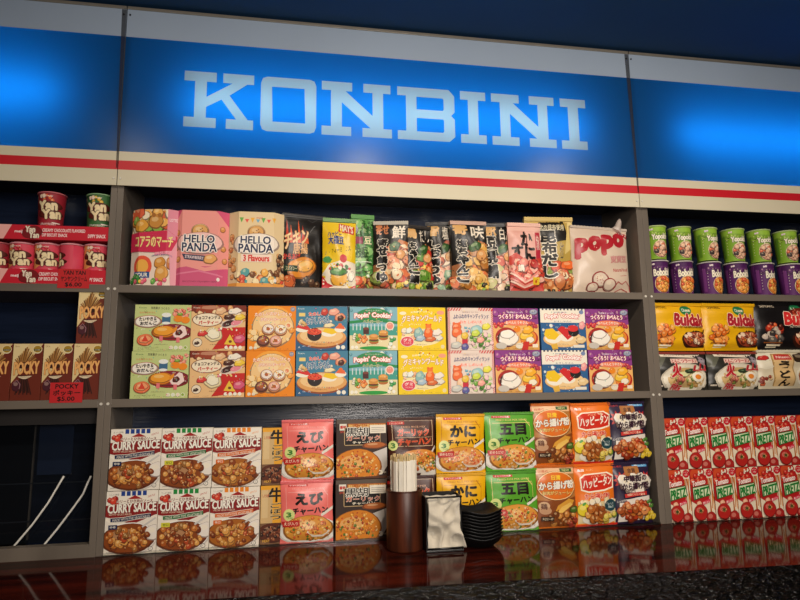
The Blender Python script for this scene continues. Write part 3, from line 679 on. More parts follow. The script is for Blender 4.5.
def a_pretz(A):
    A.bg('#ecdcc0'); A.poly([(0, 1), (0, .38), (.2, .32), (.55, .3), (.78, .42), (.8, .75), (.62, 1)], '#b81c1c'); A.ell(.28, .9, .26, .12, '#cf4a24'); A.blobs(.3, .82, .3, .1, 12, (.04, .08), ['#c8261c', '#a8161a', '#d8452c'], 5); A.blobs(.55, .92, .2, .06, 9, (.012, .02), ['#f0e8d0'], 3)
    A.ell(.86, .92, .15, None, '#c8202c'); A.T('トマト', .76, .93, .96, .96, '#fce4d8'); A.T('10袋', .8, .885, .92, .92, '#fce4d8')
    for i, (x, r) in enumerate(((.78, .03), (.84, -.02), (.9, .04), (.95, -.03), (.87, .08))): A.line([(x, .82), (x + r * 2, .14 + i * .03)], .018, ['#c8742e', '#a85a20', '#d88a3c'][i % 3])
    A.T('Tomato', .06, .69, .64, .79, '#fbe6dc', '#b81c1c', bold=.05, ow=.08, skew=.05)
    A.poly([(.08, .4), (.06, .65), (.78, .7), (.86, .5)], '#1c5a2c'); A.poly([(.11, .42), (.08, .635), (.76, .68), (.82, .5)], '#d8e4b8'); A.T('PRETZ', .13, .46, .77, .63, '#187a30', bold=.07, skew=.06)
    A.ell(.32, .33, .1, .055, '#f0b08c', wob=.1); A.poly([(.44, .3), (.8, .36), (.78, .42), (.46, .37)], '#d8304c'); A.T('熟トマト', .48, .33, .76, .38, '#fbe6dc', skew=.03)
    A.ell(.8, .05, .2, .12, '#a8201c', wob=.05); A.ell(.34, .17, .27, .15, '#b3201a', wob=.03); A.blobs(.34, .2, .14, .06, 10, (.006, .012), ['#e8603c', '#d8402c'], 3); A.ell(.36, .2, .08, .04, '#e8905c', wob=.2); A.burst(.34, .2, .06, '#3a4a1c', 6, .4)

def a_pocky(A):
    A.bg('#6e2a1a'); A.poly([(0, 1), (1, 1), (0, .3)], '#e3c78c'); A.poly([(0, 1), (.55, 1), (.2, .8), (0, .34)], '#ead39c')
    A.T('Glico', .05, .94, .2, .97, '#8a6a3a')
    rnd = random.Random(4)
    for i in range(15):
        x = .36 + (i - 7) * .012; X = .47 + (i - 7) * .055; y = .93 - abs(i - 7) * .028 + rnd.uniform(-.02, .02)
        A.line([(x, .6), (X, y)], .022, ['#8a5a2a', '#b07c3e', '#6a4420', '#9c6c34'][i % 4])
    A.ell(.42, .62, .18, .05, '#3a1c14', wob=.1)
    A.ell(.82, .9, .16, .075, '#e8dcb0'); A.ell(.82, .905, .14, .06, '#a8842c'); A.rect(.7, .875, .94, .905, '#33321c'); A.T('SHARE', .73, .88, .91, .9, '#f0e8c0')
    for i in range(13):
        x = .42 + (i - 6) * .014; X = .44 + (i - 6) * .045; A.line([(x, .44), (X, .1 + (i % 3) * .03)], .022, ['#3c1812', '#2a100c', '#4e2218'][i % 3])
    A.ell(.2, .26, .14, .09, '#4a1c28', wob=.08); A.line([(.08, .3), (.2, .36), (.32, .28), (.3, .2)], .01, '#a87a80')
    A.T('POCKY', .08, .46, .92, .68, '#efaa60', '#7a2a14', bold=.06, ow=.05, skew=.02); A.T('POCKY', .09, .475, .91, .67, '#efb46c', bold=.03, skew=.02)
    A.poly([(.22, .42), (.7, .43), (.62, .4), (.5, .375), (.4, .375), (.26, .4)], '#e6d3b0'); A.T('chocolate', .3, .4, .62, .42, '#7a3a20')

def a_yan(c1, c2, diag='#f0a05c'):
    def f(A):
        A.bg(c1); A.poly([(.0, 1), (.3, 1), (.6, .55), (.2, .35), (0, .5)], diag); A.blobs(.3, .85, .3, .1, 8, (.03, .06), [c2, '#f4d8c0'], 3)
        A.T('meiji', .4, .9, .58, .94, '#f8ece0')
        A.ell(.5, .72, .28, .1, '#5a1c14', wob=.1); A.ell(.56, .56, .26, .09, '#5a1c14', wob=.1)
        A.T('Yan', .28, .63, .68, .82, '#f2dcae', '#4a1a12', bold=.07, ow=.08, rot=.08); A.T('Yan', .38, .46, .78, .64, '#f2dcae', '#4a1a12', bold=.07, ow=.08, rot=.08)
        A.rect(.6, .36, .8, .38, '#f8e4d8'); A.T('STRAWBERRY', .3, .32, .7, .36, '#fbe8e0')
        A.poly([(.3, .0), (.34, .26), (.5, .32), (.62, .2), (.66, 0)], '#e88a2c'); A.line([(.62, .02), (.7, .26)], .04, '#4a2014'); A.line([(.54, .02), (.56, .3)], .035, '#c98a4a'); A.ell(.36, .1, .1, .08, '#c82c34', wob=.2)
    return f

def a_tray(A):
    A.bg('#c81c30'); X = lambda x: .2 + .8 * x
    A.poly([(0, 0), (0, 1), (X(.07), 1), (X(.0), 0)], '#f0b0a8'); A.T('meiji', X(.1), .4, X(.18), .62, '#fbe8e4', bold=.04)
    A.ell(X(.265), .5, .07, .46, '#7a1018', wob=.1); A.T('Yan', X(.2), .5, X(.29), .9, '#f0e0c8', '#5a1014', bold=.06, ow=.05); A.T('Yan', X(.24), .1, X(.33), .5, '#f0e0c8', '#5a1014', bold=.06, ow=.05)
    A.T('CREAMY CHOCOLATE FLAVORED', X(.36), .55, X(.77), .78, '#f8e0dc', bold=.04); A.T('DIP BISCUIT SNACK', X(.36), .22, X(.6), .44, '#f8e0dc', bold=.04); A.T('DIPPY SNACK', X(.8), .2, X(.97), .45, '#f8e0dc', bold=.04)

def a_noodlecup(c1, c2, c3, food, cols, name, turn=0):
    def f(A):
        A.bg(c1); A.rect(0, .72, 1, 1, c2); A.blobs(.5, .75, .5, .06, 24, (.04, .07), [c1, c2], 4)
        A.rect(.04, .1, .13, .8, c3); A.rect(.87, .1, .96, .8, c2)
        for s in (-.32, 0, .32):
            pass
        for i in range(6): A.rect(.17, .2 + i * .09, .19, .22 + i * .09, '#e8e0c8')
        A.blobs(.3, .88, .05, .03, 4, (.02, .04), ['#e8d0e0', '#f4ecd8'], 3)
        A.T(name, .3, .55, .76, .76, '#f6ecd4', '#1f1a14', bold=.06, ow=.07, skew=.03)
        A.ell(.54, .3, .235, .27, '#e8d6a8'); A.food(.54, .3, .21, .23, food, cols, 40, (.03, .07), 6)
        A.T('TTEOKBOKKI', .34, .8, .7, .84, c3); A.rect(0, 0, 1, .02, c2)
    return f

def a_buldak(dark):
    def f(A):
        bg = '#edb312' if not dark else '#151213'
        A.bg(bg); A.T('SAMYANG', .1, .88, .32, .93, '#5a3a10' if not dark else '#d8c8b0')
        A.ell(.66, .84, .11, .1, '#1c7a4a'); A.T('Cheese' if not dark else 'Hot', .58, .81, .74, .88, '#e8f0d8', bold=.03)
        if dark: A.ell(.72, .72, .2, .16, '#7a1a14', wob=.1); A.blobs(.72, .74, .16, .1, 30, (.02, .05), ['#c83a20', '#e05a2c', '#8a1c14'], 4)
        A.blobs(.27, .42, .13, .2, 10, (.04, .08), ['#f0902c', '#f4a850', '#e8701c'] if not dark else ['#c83a20', '#5a1c14', '#e05a2c'], 16)
        A.blobs(.27, .28, .17, .13, 14, (.04, .08), ['#e8802c', '#f09a3c', '#e06a1c'] if not dark else ['#3a3434', '#5a5450', '#c8b8a8'], 6)
        A.T('Buldak', .44, .52, .98, .76, '#b3202c' if not dark else '#e02c2c', '#f6ead0', bold=.06, ow=.07, skew=-.02)
        A.T('HOT CHICKEN FLAVOR RAMEN', .52, .47, .96, .51, '#6a3a10' if not dark else '#e8d8c0')
        A.ell(.8, .22, .26, .2, '#3a1a10'); A.ell(.8, .235, .22, .15, '#a8482c'); A.blobs(.8, .25, .19, .11, 34, (.03, .06), ['#d88a5c', '#e8b08c', '#b8502c', '#f0d0b0', '#7a2c1c'], 5); A.line([(.92, .34), (.99, .44)], .03, '#3a1a10')
        A.rect(.14, .1, .34, .13, '#f4e8c8'); A.rect(.14, .05, .3, .08, '#f4e8c8'); A.rect(.1, .15, .36, .17, '#8a4a14')
    return f

def a_ramen(A):
    A.bg('#2c2a24'); A.poly([(0, 1), (.3, 1), (.1, .6), (0, .6)], '#5a5a4a'); A.poly([(.1, 1), (.14, .88), (.75, .84), (.9, .92), (.88, 1)], '#e8dcc8'); A.T('KUMAMOTO STYLE', .2, .9, .6, .96, '#8a5a3a'); A.rect(.3, .7, .8, .82, '#e8c8b8'); A.T('とんこつラーメン', .32, .715, .78, .805, '#b8242c', bold=.05)
    A.poly([(.84, .9), (1, .8), (1, .6), (.86, .7)], '#9a8a94'); A.T('NOODLES', .82, .72, .98, .78, '#c8c0c8')
    A.ell(.56, .3, .46, .4, '#cfc4ae'); A.ell(.56, .31, .43, .36, '#efe6d0'); A.ell(.57, .3, .36, .29, '#d8b478'); A.blobs(.57, .3, .32, .24, 40, (.03, .07), ['#e8d09c', '#c8944c', '#f0e0b8', '#8aa04c'], 5)
    A.ell(.78, .34, .12, .12, '#f4ecd8'); A.ell(.78, .34, .06, .06, '#ee8a2c'); A.ell(.52, .42, .1, .08, '#d8d8a0', wob=.2); A.ell(.64, .5, .08, .07, '#2a4a2c', wob=.2); A.blobs(.42, .24, .1, .1, 8, (.03, .06), ['#c8705c', '#e0a080'], 7)
    A.T('火', .28, .34, .46, .68, '#c81c2c', '#f4e8d8', bold=.06, ow=.05); A.T('山', .7, .5, .96, .68, '#c81c2c', '#f4e8d8', bold=.06, ow=.05); A.T('FIRE', .28, .02, .46, .16, '#d8303c', '#f4e8d8', bold=.05, ow=.04, rot=-.2); A.rect(.02, .1, .14, .14, '#d8ccb8')

def a_udon(A):
    A.bg('#d8ccb0'); A.poly([(0, .9), (.2, 1), (.5, .9), (.4, .6), (.1, .5), (0, .55)], '#e9e0c8'); A.ell(.1, .8, .08, .06, '#c8302c', wob=.2); A.rect(.22, .04, .56, .9, '#b08a50'); A.rect(.24, .06, .54, .88, '#e0bc84'); A.rect(.26, .74, .52, .88, '#c8302c'); A.T('Nissin', .29, .78, .49, .84, '#f8e8d8')
    A.T('う', .32, .5, .48, .7, '#1c120c', bold=.06); A.T('ど', .32, .28, .48, .46, '#1c120c', bold=.06); A.T('ん', .32, .08, .48, .24, '#1c120c', bold=.06)
    A.ell(.85, .3, .26, .32, '#e8e0cc'); A.ell(.85, .3, .22, .27, '#c8743c'); A.blobs(.85, .3, .2, .22, 24, (.04, .08), ['#e0a060', '#a84a28', '#f0d8a0', '#5a7a3a'], 5); A.ell(.7, .8, .12, .12, '#3a2a1c', wob=.2)
    A.blobs(.1, .22, .08, .14, 8, (.03, .07), ['#8a3020', '#c8603c', '#e0c090'], 4)

def a_koala(A):
    A.bg('#efd9c8'); A.rect(0, .6, 1, 1, '#e8c8a0'); A.blobs(.45, .85, .5, .15, 26, (.04, .09), ['#e0923c', '#f0b45c', '#8ab04a', '#d8603c', '#f0e0c0'], 5)
    A.ell(.25, .78, .13, .08, '#e0a03c', wob=.15); A.ell(.55, .84, .13, .09, '#c98a3c', wob=.1); A.ell(.5, .92, .04, .03, '#a86a2c'); A.ell(.62, .92, .04, .03, '#a86a2c'); A.rect(.78, .6, 1, 1, '#e08a9c'); A.T('LOTTE', .82, .84, .98, .88, '#fbe8e8')
    A.poly([(0, .44), (0, .68), (.8, .72), (1, .64), (1, .42), (.5, .43), (.1, .44)], '#cf2c50'); A.T('コアラのマーチ', .14, .5, .9, .64, '#f6dc8c', '#7a1428', bold=.06, ow=.05); A.poly([(.55, .43), (.95, .46), (.95, .41), (.55, .39)], '#f0a0b0'); A.T('いちご', .65, .405, .85, .445, '#b81c3c')
    A.ell(.3, .25, .2, .14, '#e8583c'); A.ell(.3, .25, .13, .09, '#f0b04c'); A.rect(.12, .1, .46, .18, '#1f4f8c'); A.T('TOUR', .16, .115, .42, .165, '#f0e8d8', bold=.04); A.blobs(.14, .08, .1, .04, 7, (.03, .05), ['#3a8a3c', '#5aa84c'], 3)
    A.ell(.66, .3, .1, .07, '#d8923c', wob=.1); A.ell(.7, .16, .12, .1, '#e0a04c', wob=.12); A.ell(.86, .3, .06, .08, '#c8783c', wob=.1); A.poly([(.88, 0), (1, 0), (1, .6), (.84, .4)], '#e8a0ac'); A.T('SWEET BISCUITS', .5, .37, .9, .39, '#3a4a8a', arc=.02)
    A.blobs(.55, .05, .4, .03, 9, (.02, .035), ['#f0c83c', '#6ab04c', '#e8607c'], 8)

def a_panda(pink):
    def f(A):
        A.bg('#ee9a90' if pink else '#e9cfa0')
        if pink:
            A.rect(.0, .0, 1, .26, '#d0577c'); A.line([(0, .24), (.3, .28), (.6, .22), (1, .27)], .05, '#ee9a90'); A.line([(.1, .15), (.5, .2), (.9, .13)], .02, '#e07c98'); A.poly([(.0, .75), (.0, 1), (.2, 1)], '#d8587c'); A.poly([(.75, 1), (1, .8), (1, 1)], '#d8587c')
            for x, y in ((.12, .7), (.1, .5), (.88, .76), (.9, .5), (.93, .34), (.15, .35)): A.ell(x, y, .04, .035, '#d9904c', wob=.1)
        else:
            for i in range(7): A.poly([(.22 + i * .09, .92 - (i % 2) * .02), (.29 + i * .09, .92 - (i % 2) * .02), (.255 + i * .09, .85)], ['#6ab04c', '#e85a4c', '#f0b03c', '#7ab0c8'][i % 4])
            A.T('meiji', .5, .9, .6, .935, '#c8283c')
            A.blobs(.55, .12, .4, .1, 30, (.03, .06), ['#e8843c', '#f0b04c', '#d8503c', '#f4e0b0', '#7a4a2c', '#58a0a0'], 5); A.rect(0, 0, 1, .05, '#e8a04c'); A.blobs(.08, .4, .07, .3, 12, (.02, .05), ['#c87a4c', '#e0a060'], 6); A.blobs(.92, .3, .07, .25, 12, (.02, .05), ['#8a5a3c', '#e0a060', '#3a2c28'], 7)
        A.ell(.5, .73, .13, .09, '#f0c890', wob=.04); A.ell(.5, .73, .115, .078, '#e0a860', wob=.04); A.blobs(.5, .73, .07, .04, 7, (.006, .01), ['#8a5020'], 2)
        A.ell(.5, .57, .36, .14, '#f6e8d8' if not pink else '#f4c4bc', wob=.05)
        A.T('HELLO', .25, .57, .74, .67, '#2a3050', '#fbf4ea', bold=.035, ow=.1); A.T('PANDA', .22, .455, .78, .565, '#2a3050', '#fbf4ea', bold=.035, ow=.1)
        if pink: A.poly([(.22, .42), (.6, .4), (.62, .32), (.26, .35)], '#3a3c54'); A.T('STRAWBERRY', .27, .355, .57, .395, '#f0d8d8', skew=-.02); A.ell(.68, .36, .09, .06, '#e8a860', wob=.15); A.T('BISCUITS WITH STRAWBERRY CREAM', .25, .05, .8, .07, '#7a2c44')
        else: A.rect(.26, .33, .76, .43, '#f4dcc8'); A.T('3 Flavours', .3, .34, .72, .42, '#d8342c', bold=.05)
        A.ell(.82, .09, .03, None, '#f4e8e0')
    return f

def a_blackbag(A):
    A.bg('#171311'); A.line([(.55, .95), (.7, .9), (.9, .98)], .008, '#4a4a4a'); A.line([(.62, .75), (.75, .85)], .008, '#6a6a6a')
    for i in range(6): A.poly([(.06 + i * .09, .6), (.1 + i * .09, .92 - (i % 3) * .07), (.15 + i * .09, .6)], ['#c8361c', '#e0602c'][i % 2])
    A.T('チキン', .04, .56, .58, .76, '#f0c890', '#8a2414', bold=.06, ow=.06, skew=.1); A.T('唐揚', .24, .46, .56, .6, '#e0a868', '#3a1a10', bold=.04, ow=.05); A.T('からあげ', .02, .38, .4, .46, '#d83a28', bold=.04)
    A.ell(.42, .28, .3, .13, '#e08a24', wob=.08, rot=.2); A.ell(.5, .3, .16, .07, '#f0b040', wob=.08, rot=.2); A.rect(.04, .22, .34, .3, '#1f3a20'); A.T('スパイシー', .07, .235, .31, .285, '#e8e0b0'); A.blobs(.14, .1, .12, .07, 10, (.03, .06), ['#d86a34', '#b8502c', '#e89a6c'], 5); A.blobs(.6, .1, .3, .05, 8, (.02, .04), ['#3a2a20', '#5a3a24'], 6)

def a_yellowbag(A):
    A.bg('#e9c21c'); A.rect(0, .94, 1, 1, '#5a8a3c'); A.poly([(.46, .8), (.48, .93), (.95, .88), (.93, .76)], '#c8281c'); A.T('MAY\'S', .52, .8, .9, .9, '#f4e0c0', bold=.05, skew=-.04); A.T('ハッピー', .16, .72, .56, .8, '#1c1c4a', '#f6ead0', bold=.05, ow=.05); A.T('大福豆', .18, .62, .62, .73, '#2a3a7a', '#f6ead0', bold=.05, ow=.05); A.T('パーティーミックス', .08, .5, .84, .57, '#3a2a1c', bold=.04, skew=.08)
    A.poly([(0, 0), (0, .2), (.2, .34), (.6, .4), (1, .36), (1, 0)], '#f0e4cc'); A.ell(.15, .4, .14, .05, '#3a8a3c'); A.ell(.62, .42, .11, .06, '#c8242c'); A.ell(.5, .16, .24, .12, '#f0b03c', wob=.04); A.ell(.48, .24, .22, .05, '#4a8a34', wob=.08); A.blobs(.5, .3, .4, .04, 10, (.015, .03), ['#c8242c', '#f4ecd0', '#3a7a34'], 5)
    A.poly([(0, 0), (0, .18), (.15, .08), (.4, .03), (.8, .02), (1, .06), (1, 0)], '#c8242c'); A.ell(.86, .18, .08, .07, '#f4ecd8', wob=.2)

def a_greenbag(A):
    A.bg('#4f8f44'); A.poly([(0, .7), (0, 1), (1, 1), (1, .6)], '#5c9a4c'); A.blobs(.5, .5, .5, .45, 40, (.03, .08), ['#3f7f38', '#67a854', '#2f6a30', '#8ac070'], 5); A.T('えだ', .4, .8, .95, .92, '#23501f'); A.ell(.12, .8, .14, .06, '#8a8a9a', wob=.1); A.rect(.1, .6, .45, .7, '#8a2c4c'); A.T('豆', .5, .6, .8, .7, '#e8dcb0'); A.T('枝豆', .12, .42, .6, .56, '#1c4a1c', '#9aca80', bold=.05, ow=.04)
    A.rect(.1, .36, .8, .37, '#e0e8d0'); A.ell(.7, .18, .2, .02, '#e8f0d8'); A.blobs(.5, .08, .5, .06, 14, (.03, .06), ['#d8603c', '#e8a04c', '#8a3020', '#b0c860'], 6)

def a_nabe(t1, t2, t3, cols, seed, light=False):
    def f(A):
        A.bg('#14110f'); A.T(t1, .08, .8, .44, .95, '#d8a868' if seed != 2 else '#c87a4c', bold=.06); A.T(t2, .55, .74, .92, .93, '#e8dcc8', bold=.03)
        A.poly([(.42, .0), (.36, .3), (.5, .55), (.75, .72), (1, .68), (1, 0)], '#c87a48'); A.poly([(0, 0), (0, .35), (.42, .4), (.42, 0)], '#9a6038')
        A.blobs(.72, .4, .3, .24, 34, (.04, .09), cols, seed); A.blobs(.5, .14, .46, .12, 34, (.04, .08), cols, seed + 1); A.ell(.62, .62, .14, .06, '#2f5a24', wob=.2, rot=.4); A.ell(.78, .5, .13, .07, '#e0a060', wob=.1)
        n = len(t3)
        for i, c in enumerate(t3): A.T(c, .14, .62 - i * .62 / n, .42, .62 - i * .62 / n + .5 / n, '#15100c', '#f2e8d4', bold=.08, ow=.1)
        A.blobs(.82, .06, .14, .05, 8, (.02, .04), ['#e8c84c', '#8ab04c', '#222'], seed + 2)
    return f
MIX = ['#d8703c', '#e8a868', '#c8482c', '#f0d0a0', '#8aa04c', '#b0603a', '#e89a78', '#f2dcb8']

def a_kani(A):
    A.bg('#dfa596'); A.rect(0, .88, 1, 1, '#e8b8a8'); A.rect(.8, .45, .95, .86, '#b8283c'); A.T('北海道', .83, .6, .92, .82, '#f4d8c8')
    for s, x, y, w, h in (('か', .36, .66, .34, .2), ('に', .46, .46, .3, .18), ('す', .1, .48, .28, .18), ('き', .2, .34, .24, .14)): A.T(s, x, y, x + w, y + h, '#1c1412', bold=.07)
    A.poly([(0, 0), (0, .5), (.2, .56), (.5, .42), (1, .5), (1, 0)], '#c84034'); A.blobs(.5, .24, .5, .22, 50, (.03, .07), ['#d8503c', '#e8806c', '#b82c28', '#f0b09c', '#c84030'], 5)
    A.T('鍋', .22, .28, .4, .38, '#f4e4d0', '#3a1410', bold=.05, ow=.05)
    for i in range(6): A.line([(.02, .3 - i * .04), (.4, .14 - i * .02), (.8, .26 - i * .03)], .025, ['#e89080', '#f4c8b4', '#c83c30'][i % 3])
    A.rect(.62, .1, .84, .2, '#e8c02c'); A.T('¥', .68, .12, .78, .18, '#b8281c')

def a_kombu(A):
    A.bg('#b89a48'); A.rect(0, .93, 1, 1, '#d0b468'); A.poly([(.15, .72), (.3, .95), (.8, .96), (.9, .7), (.6, .66)], '#17130e'); A.T('北の昆布使用', .3, .82, .8, .9, '#e8dcb8', bold=.03); A.poly([(.8, .5), (1, .6), (1, .92), (.9, .95)], '#d8c078')
    A.blobs(.3, .4, .3, .12, 16, (.04, .08), ['#8aa04c', '#e8dcb0', '#c8a048'], 4); A.blobs(.55, .2, .45, .18, 46, (.04, .08), ['#e8a868', '#f0c890', '#c8743c', '#e8d8b0', '#8aa04c', '#d8542c'], 5); A.ell(.84, .36, .14, .06, '#e86a2c', wob=.2)
    for i, c in enumerate('昆布だし'): A.T(c, .3 + (i % 2) * .02, .66 - i * .155, .62, .66 - i * .155 + .145, '#15100c', '#f2e8d4', bold=.06, ow=.1)
    A.T('仕立て', .7, .44, .78, .66, '#2a1c10', '#f0e4c0', ow=.06); A.blobs(.5, .03, .45, .02, 12, (.02, .03), ['#2a2418', '#e8dcb0'], 7)

def a_popo(A):
    A.bg('#d9c3ad'); r = '#b3202c'
    A.T('popo', .06, .57, .9, .84, r, bold=.07, skew=.14)
    A.T('寶寶豆', .62, .46, .92, .56, '#d8a8a0', r, bold=.01, ow=.05, skew=.03); A.T('Natural food', .66, .33, .94, .38, r, skew=.03); A.line([(.78, .26), (.92, .28)], .006, r)
    A.poly([(.78, .98), (.84, .88), (1, .84), (1, .9), (.88, .93)], r); A.T('100 g', .84, .88, .97, .92, '#e8c8c0', skew=-.03)
    A.ell(.42, .2, .13, .11, r, wob=.03); A.ell(.42, .2, .115, .095, '#e2cdb8', wob=.03); A.ell(.58, .13, .1, .085, r, wob=.05); A.ell(.58, .13, .088, .073, '#e2cdb8', wob=.05); A.ell(.3, .08, .09, .07, r, wob=.05); A.ell(.3, .08, .078, .058, '#e2cdb8', wob=.05)
    A.blobs(.42, .2, .07, .06, 8, (.005, .008), [r], 3); A.line([(.66, .08), (.72, .17), (.8, .14), (.88, .19), (.97, .12), (.99, .05)], .012, r); A.line([(.7, .03), (.8, .08), (.94, .04)], .01, r)

def a_tag(l1, l2, l3):
    def f(A):
        A.bg('#c4262a'); A.T(l1, .16, .7, .86, .92, '#120c0c', bold=.03); A.T(l2, .1, .36, .92, .62, '#120c0c', bold=.04); A.T(l3, .24, .06, .76, .3, '#120c0c', bold=.03)
    return f

def art(fn, asp, fine=0):
    A = Art(asp); fn(A)
    if fine:
        rnd = random.Random(fine)
        for i in range(5): A.T('つくれる楽しいおかし'[: rnd.randint(4, 9)], .06 + .17 * i, .022, .06 + .17 * i + .12, .042, '#5a4438')
        A.T('対象年齢3才以上', .36, .125, .6, .147, '#6a4438')
        for i in range(4): x, y = rnd.uniform(.05, .85), rnd.uniform(.45, .62); A.T('グミ', x, y, x + .06, y + .035, '#fff6e8'); 
        A.blobs(.5, .5, .5, .5, 26, (.006, .013), ['#fff8e8', '#f6d04c', '#e8607a', '#6ab8a0'], fine)
    return A
# ------------------------------------------------------------------ room shell
def structure(name, m, *a):
    o = box_obj(name, m, None, *a); o['kind'] = 'structure'; return o
structure('floor', M['floor'], -2.6, -2.6, -.05, 4.2, 2.06, 0)
structure('ceiling', M['ceil'], -2.6, -2.6, Z_CEIL, 4.2, 2.06, Z_CEIL + .05)
structure('wall_back', M['wall'], -2.6, 2.0, 0, 4.2, 2.06, Z_CEIL)
structure('wall_left', M['wall'], -2.66, -2.6, 0, -2.6, 2.06, Z_CEIL)
structure('wall_right', M['wall'], 4.2, -2.6, 0, 4.26, 2.06, Z_CEIL)
structure('wall_front', M['wall'], -2.6, -2.66, 0, 4.2, -2.6, Z_CEIL)

# ------------------------------------------------------------------ three cabinets of open shelving
def cabinet(x0, x1, x2, x3, label, left=False):
    """side panels x0..x1 and x2..x3, shelves between"""
    yb = YF + DEPTH
    c = empty('display_shelf_cabinet', (0, 0, 0), label, 'shelving', 'display cabinets of the wall shelving')
    z0 = Z_B if not left else Z_B - .03; zt = Z_SIGN0 + .06
    sp = []
    for a, b in ((x0, x1), (x2, x3)): sp.append(box_obj('side_panel', M['taupe'], c, a, YF, z0, b, yb, zt, bev=.0008))
    box_obj('back_panel', M['back'], c, x1, yb, z0, x2, yb + .008, zt)
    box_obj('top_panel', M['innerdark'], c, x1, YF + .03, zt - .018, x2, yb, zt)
    for u in ((.155, .215, .255, .60, .66, .70) if not left and x0 < 0 else (.3, .7)):
        bm = bmesh.new(); bmesh.ops.create_cone(bm, cap_ends=True, segments=16, radius1=.0045, radius2=.005, depth=.004, matrix=Matrix.Translation((x1 + (x2 - x1) * u, YF + .09, zt - .0205)))
        link_mesh('led_light', bm, M['led'], c)
    for z in (Z_S1, Z_S2): box_obj('shelf', M['board'], c, x1, YF + .001, z - BT, x2, yb, z, bev=.0008)
    if left:
        box_obj('bottom_rail', M['taupe'], c, x1, YF + .001, Z_B - .012, x2, YF + .03, Z_B + .031, bev=.0008)
        g = box_obj('glass_pane', M['paneglass'], c, x1, YF + .10, Z_B + .02, x2, YF + .103, Z_S2 - BT)
        p = at(33, 480, YF + .13).x; q = at(68, 480, YF + .13).x  # added panels and lines behind the pane imitate the room reflected in it
        box_obj('reflected_navy_shape', M['navy'], c, p, YF + .150, Z_B + .19, q, YF + .155, Z_S2 - BT - .01)
        box_obj('reflected_black_shape', M['blackmetal'], c, x1, YF + .145, Z_B + .0, p - .012, YF + .15, Z_S2 - BT - .01)
        box_obj('reflected_edge_line', M['trim'], c, p - .010, YF + .140, Z_B + .02, p - .006, YF + .146, Z_S2 - BT - .05)
        for zz in (Z_B + .07, Z_B + .17): box_obj('reflected_rail_line', M['reflectline'], c, x1, YF + .12, zz, x2, YF + .124, zz + .003)
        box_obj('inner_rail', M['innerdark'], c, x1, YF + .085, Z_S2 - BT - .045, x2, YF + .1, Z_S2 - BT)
    else:
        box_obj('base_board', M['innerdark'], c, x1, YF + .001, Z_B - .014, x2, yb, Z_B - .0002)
        box_obj('acrylic_edge_strip', M['clear'], c, x1, YF - .004, Z_B - .001, x2, YF - .001, Z_B + .007)
    for z in (Z_S1 - .012, Z_S2 - .012):
        for x, pn in (((x0 + x1) / 2, sp[0]), ((x2 + x3) / 2, sp[1])):
            bm = bmesh.new(); bmesh.ops.create_cone(bm, cap_ends=True, segments=16, radius1=.0042, radius2=.0034, depth=.0024, matrix=Matrix.Translation((x, YF - .0008, z)) @ Matrix.Rotation(pi / 2, 4, 'X'))
            link_mesh('screw_cap', bm, M['screw'], pn)
    return c
cabinet(PX[0][0], PX[0][1], PX[1][0], PX[1][1], 'left grey-brown open shelving cabinet with black glass at the bottom', True)
cabinet(PX[2][0], PX[2][1], PX[3][0], PX[3][1], 'wide middle grey-brown shelving cabinet below the lettered sign')
cabinet(PX[4][0], PX[4][1], PX[5][0], PX[5][1], 'right grey-brown shelving cabinet holding the noodle cups and tomato boxes')

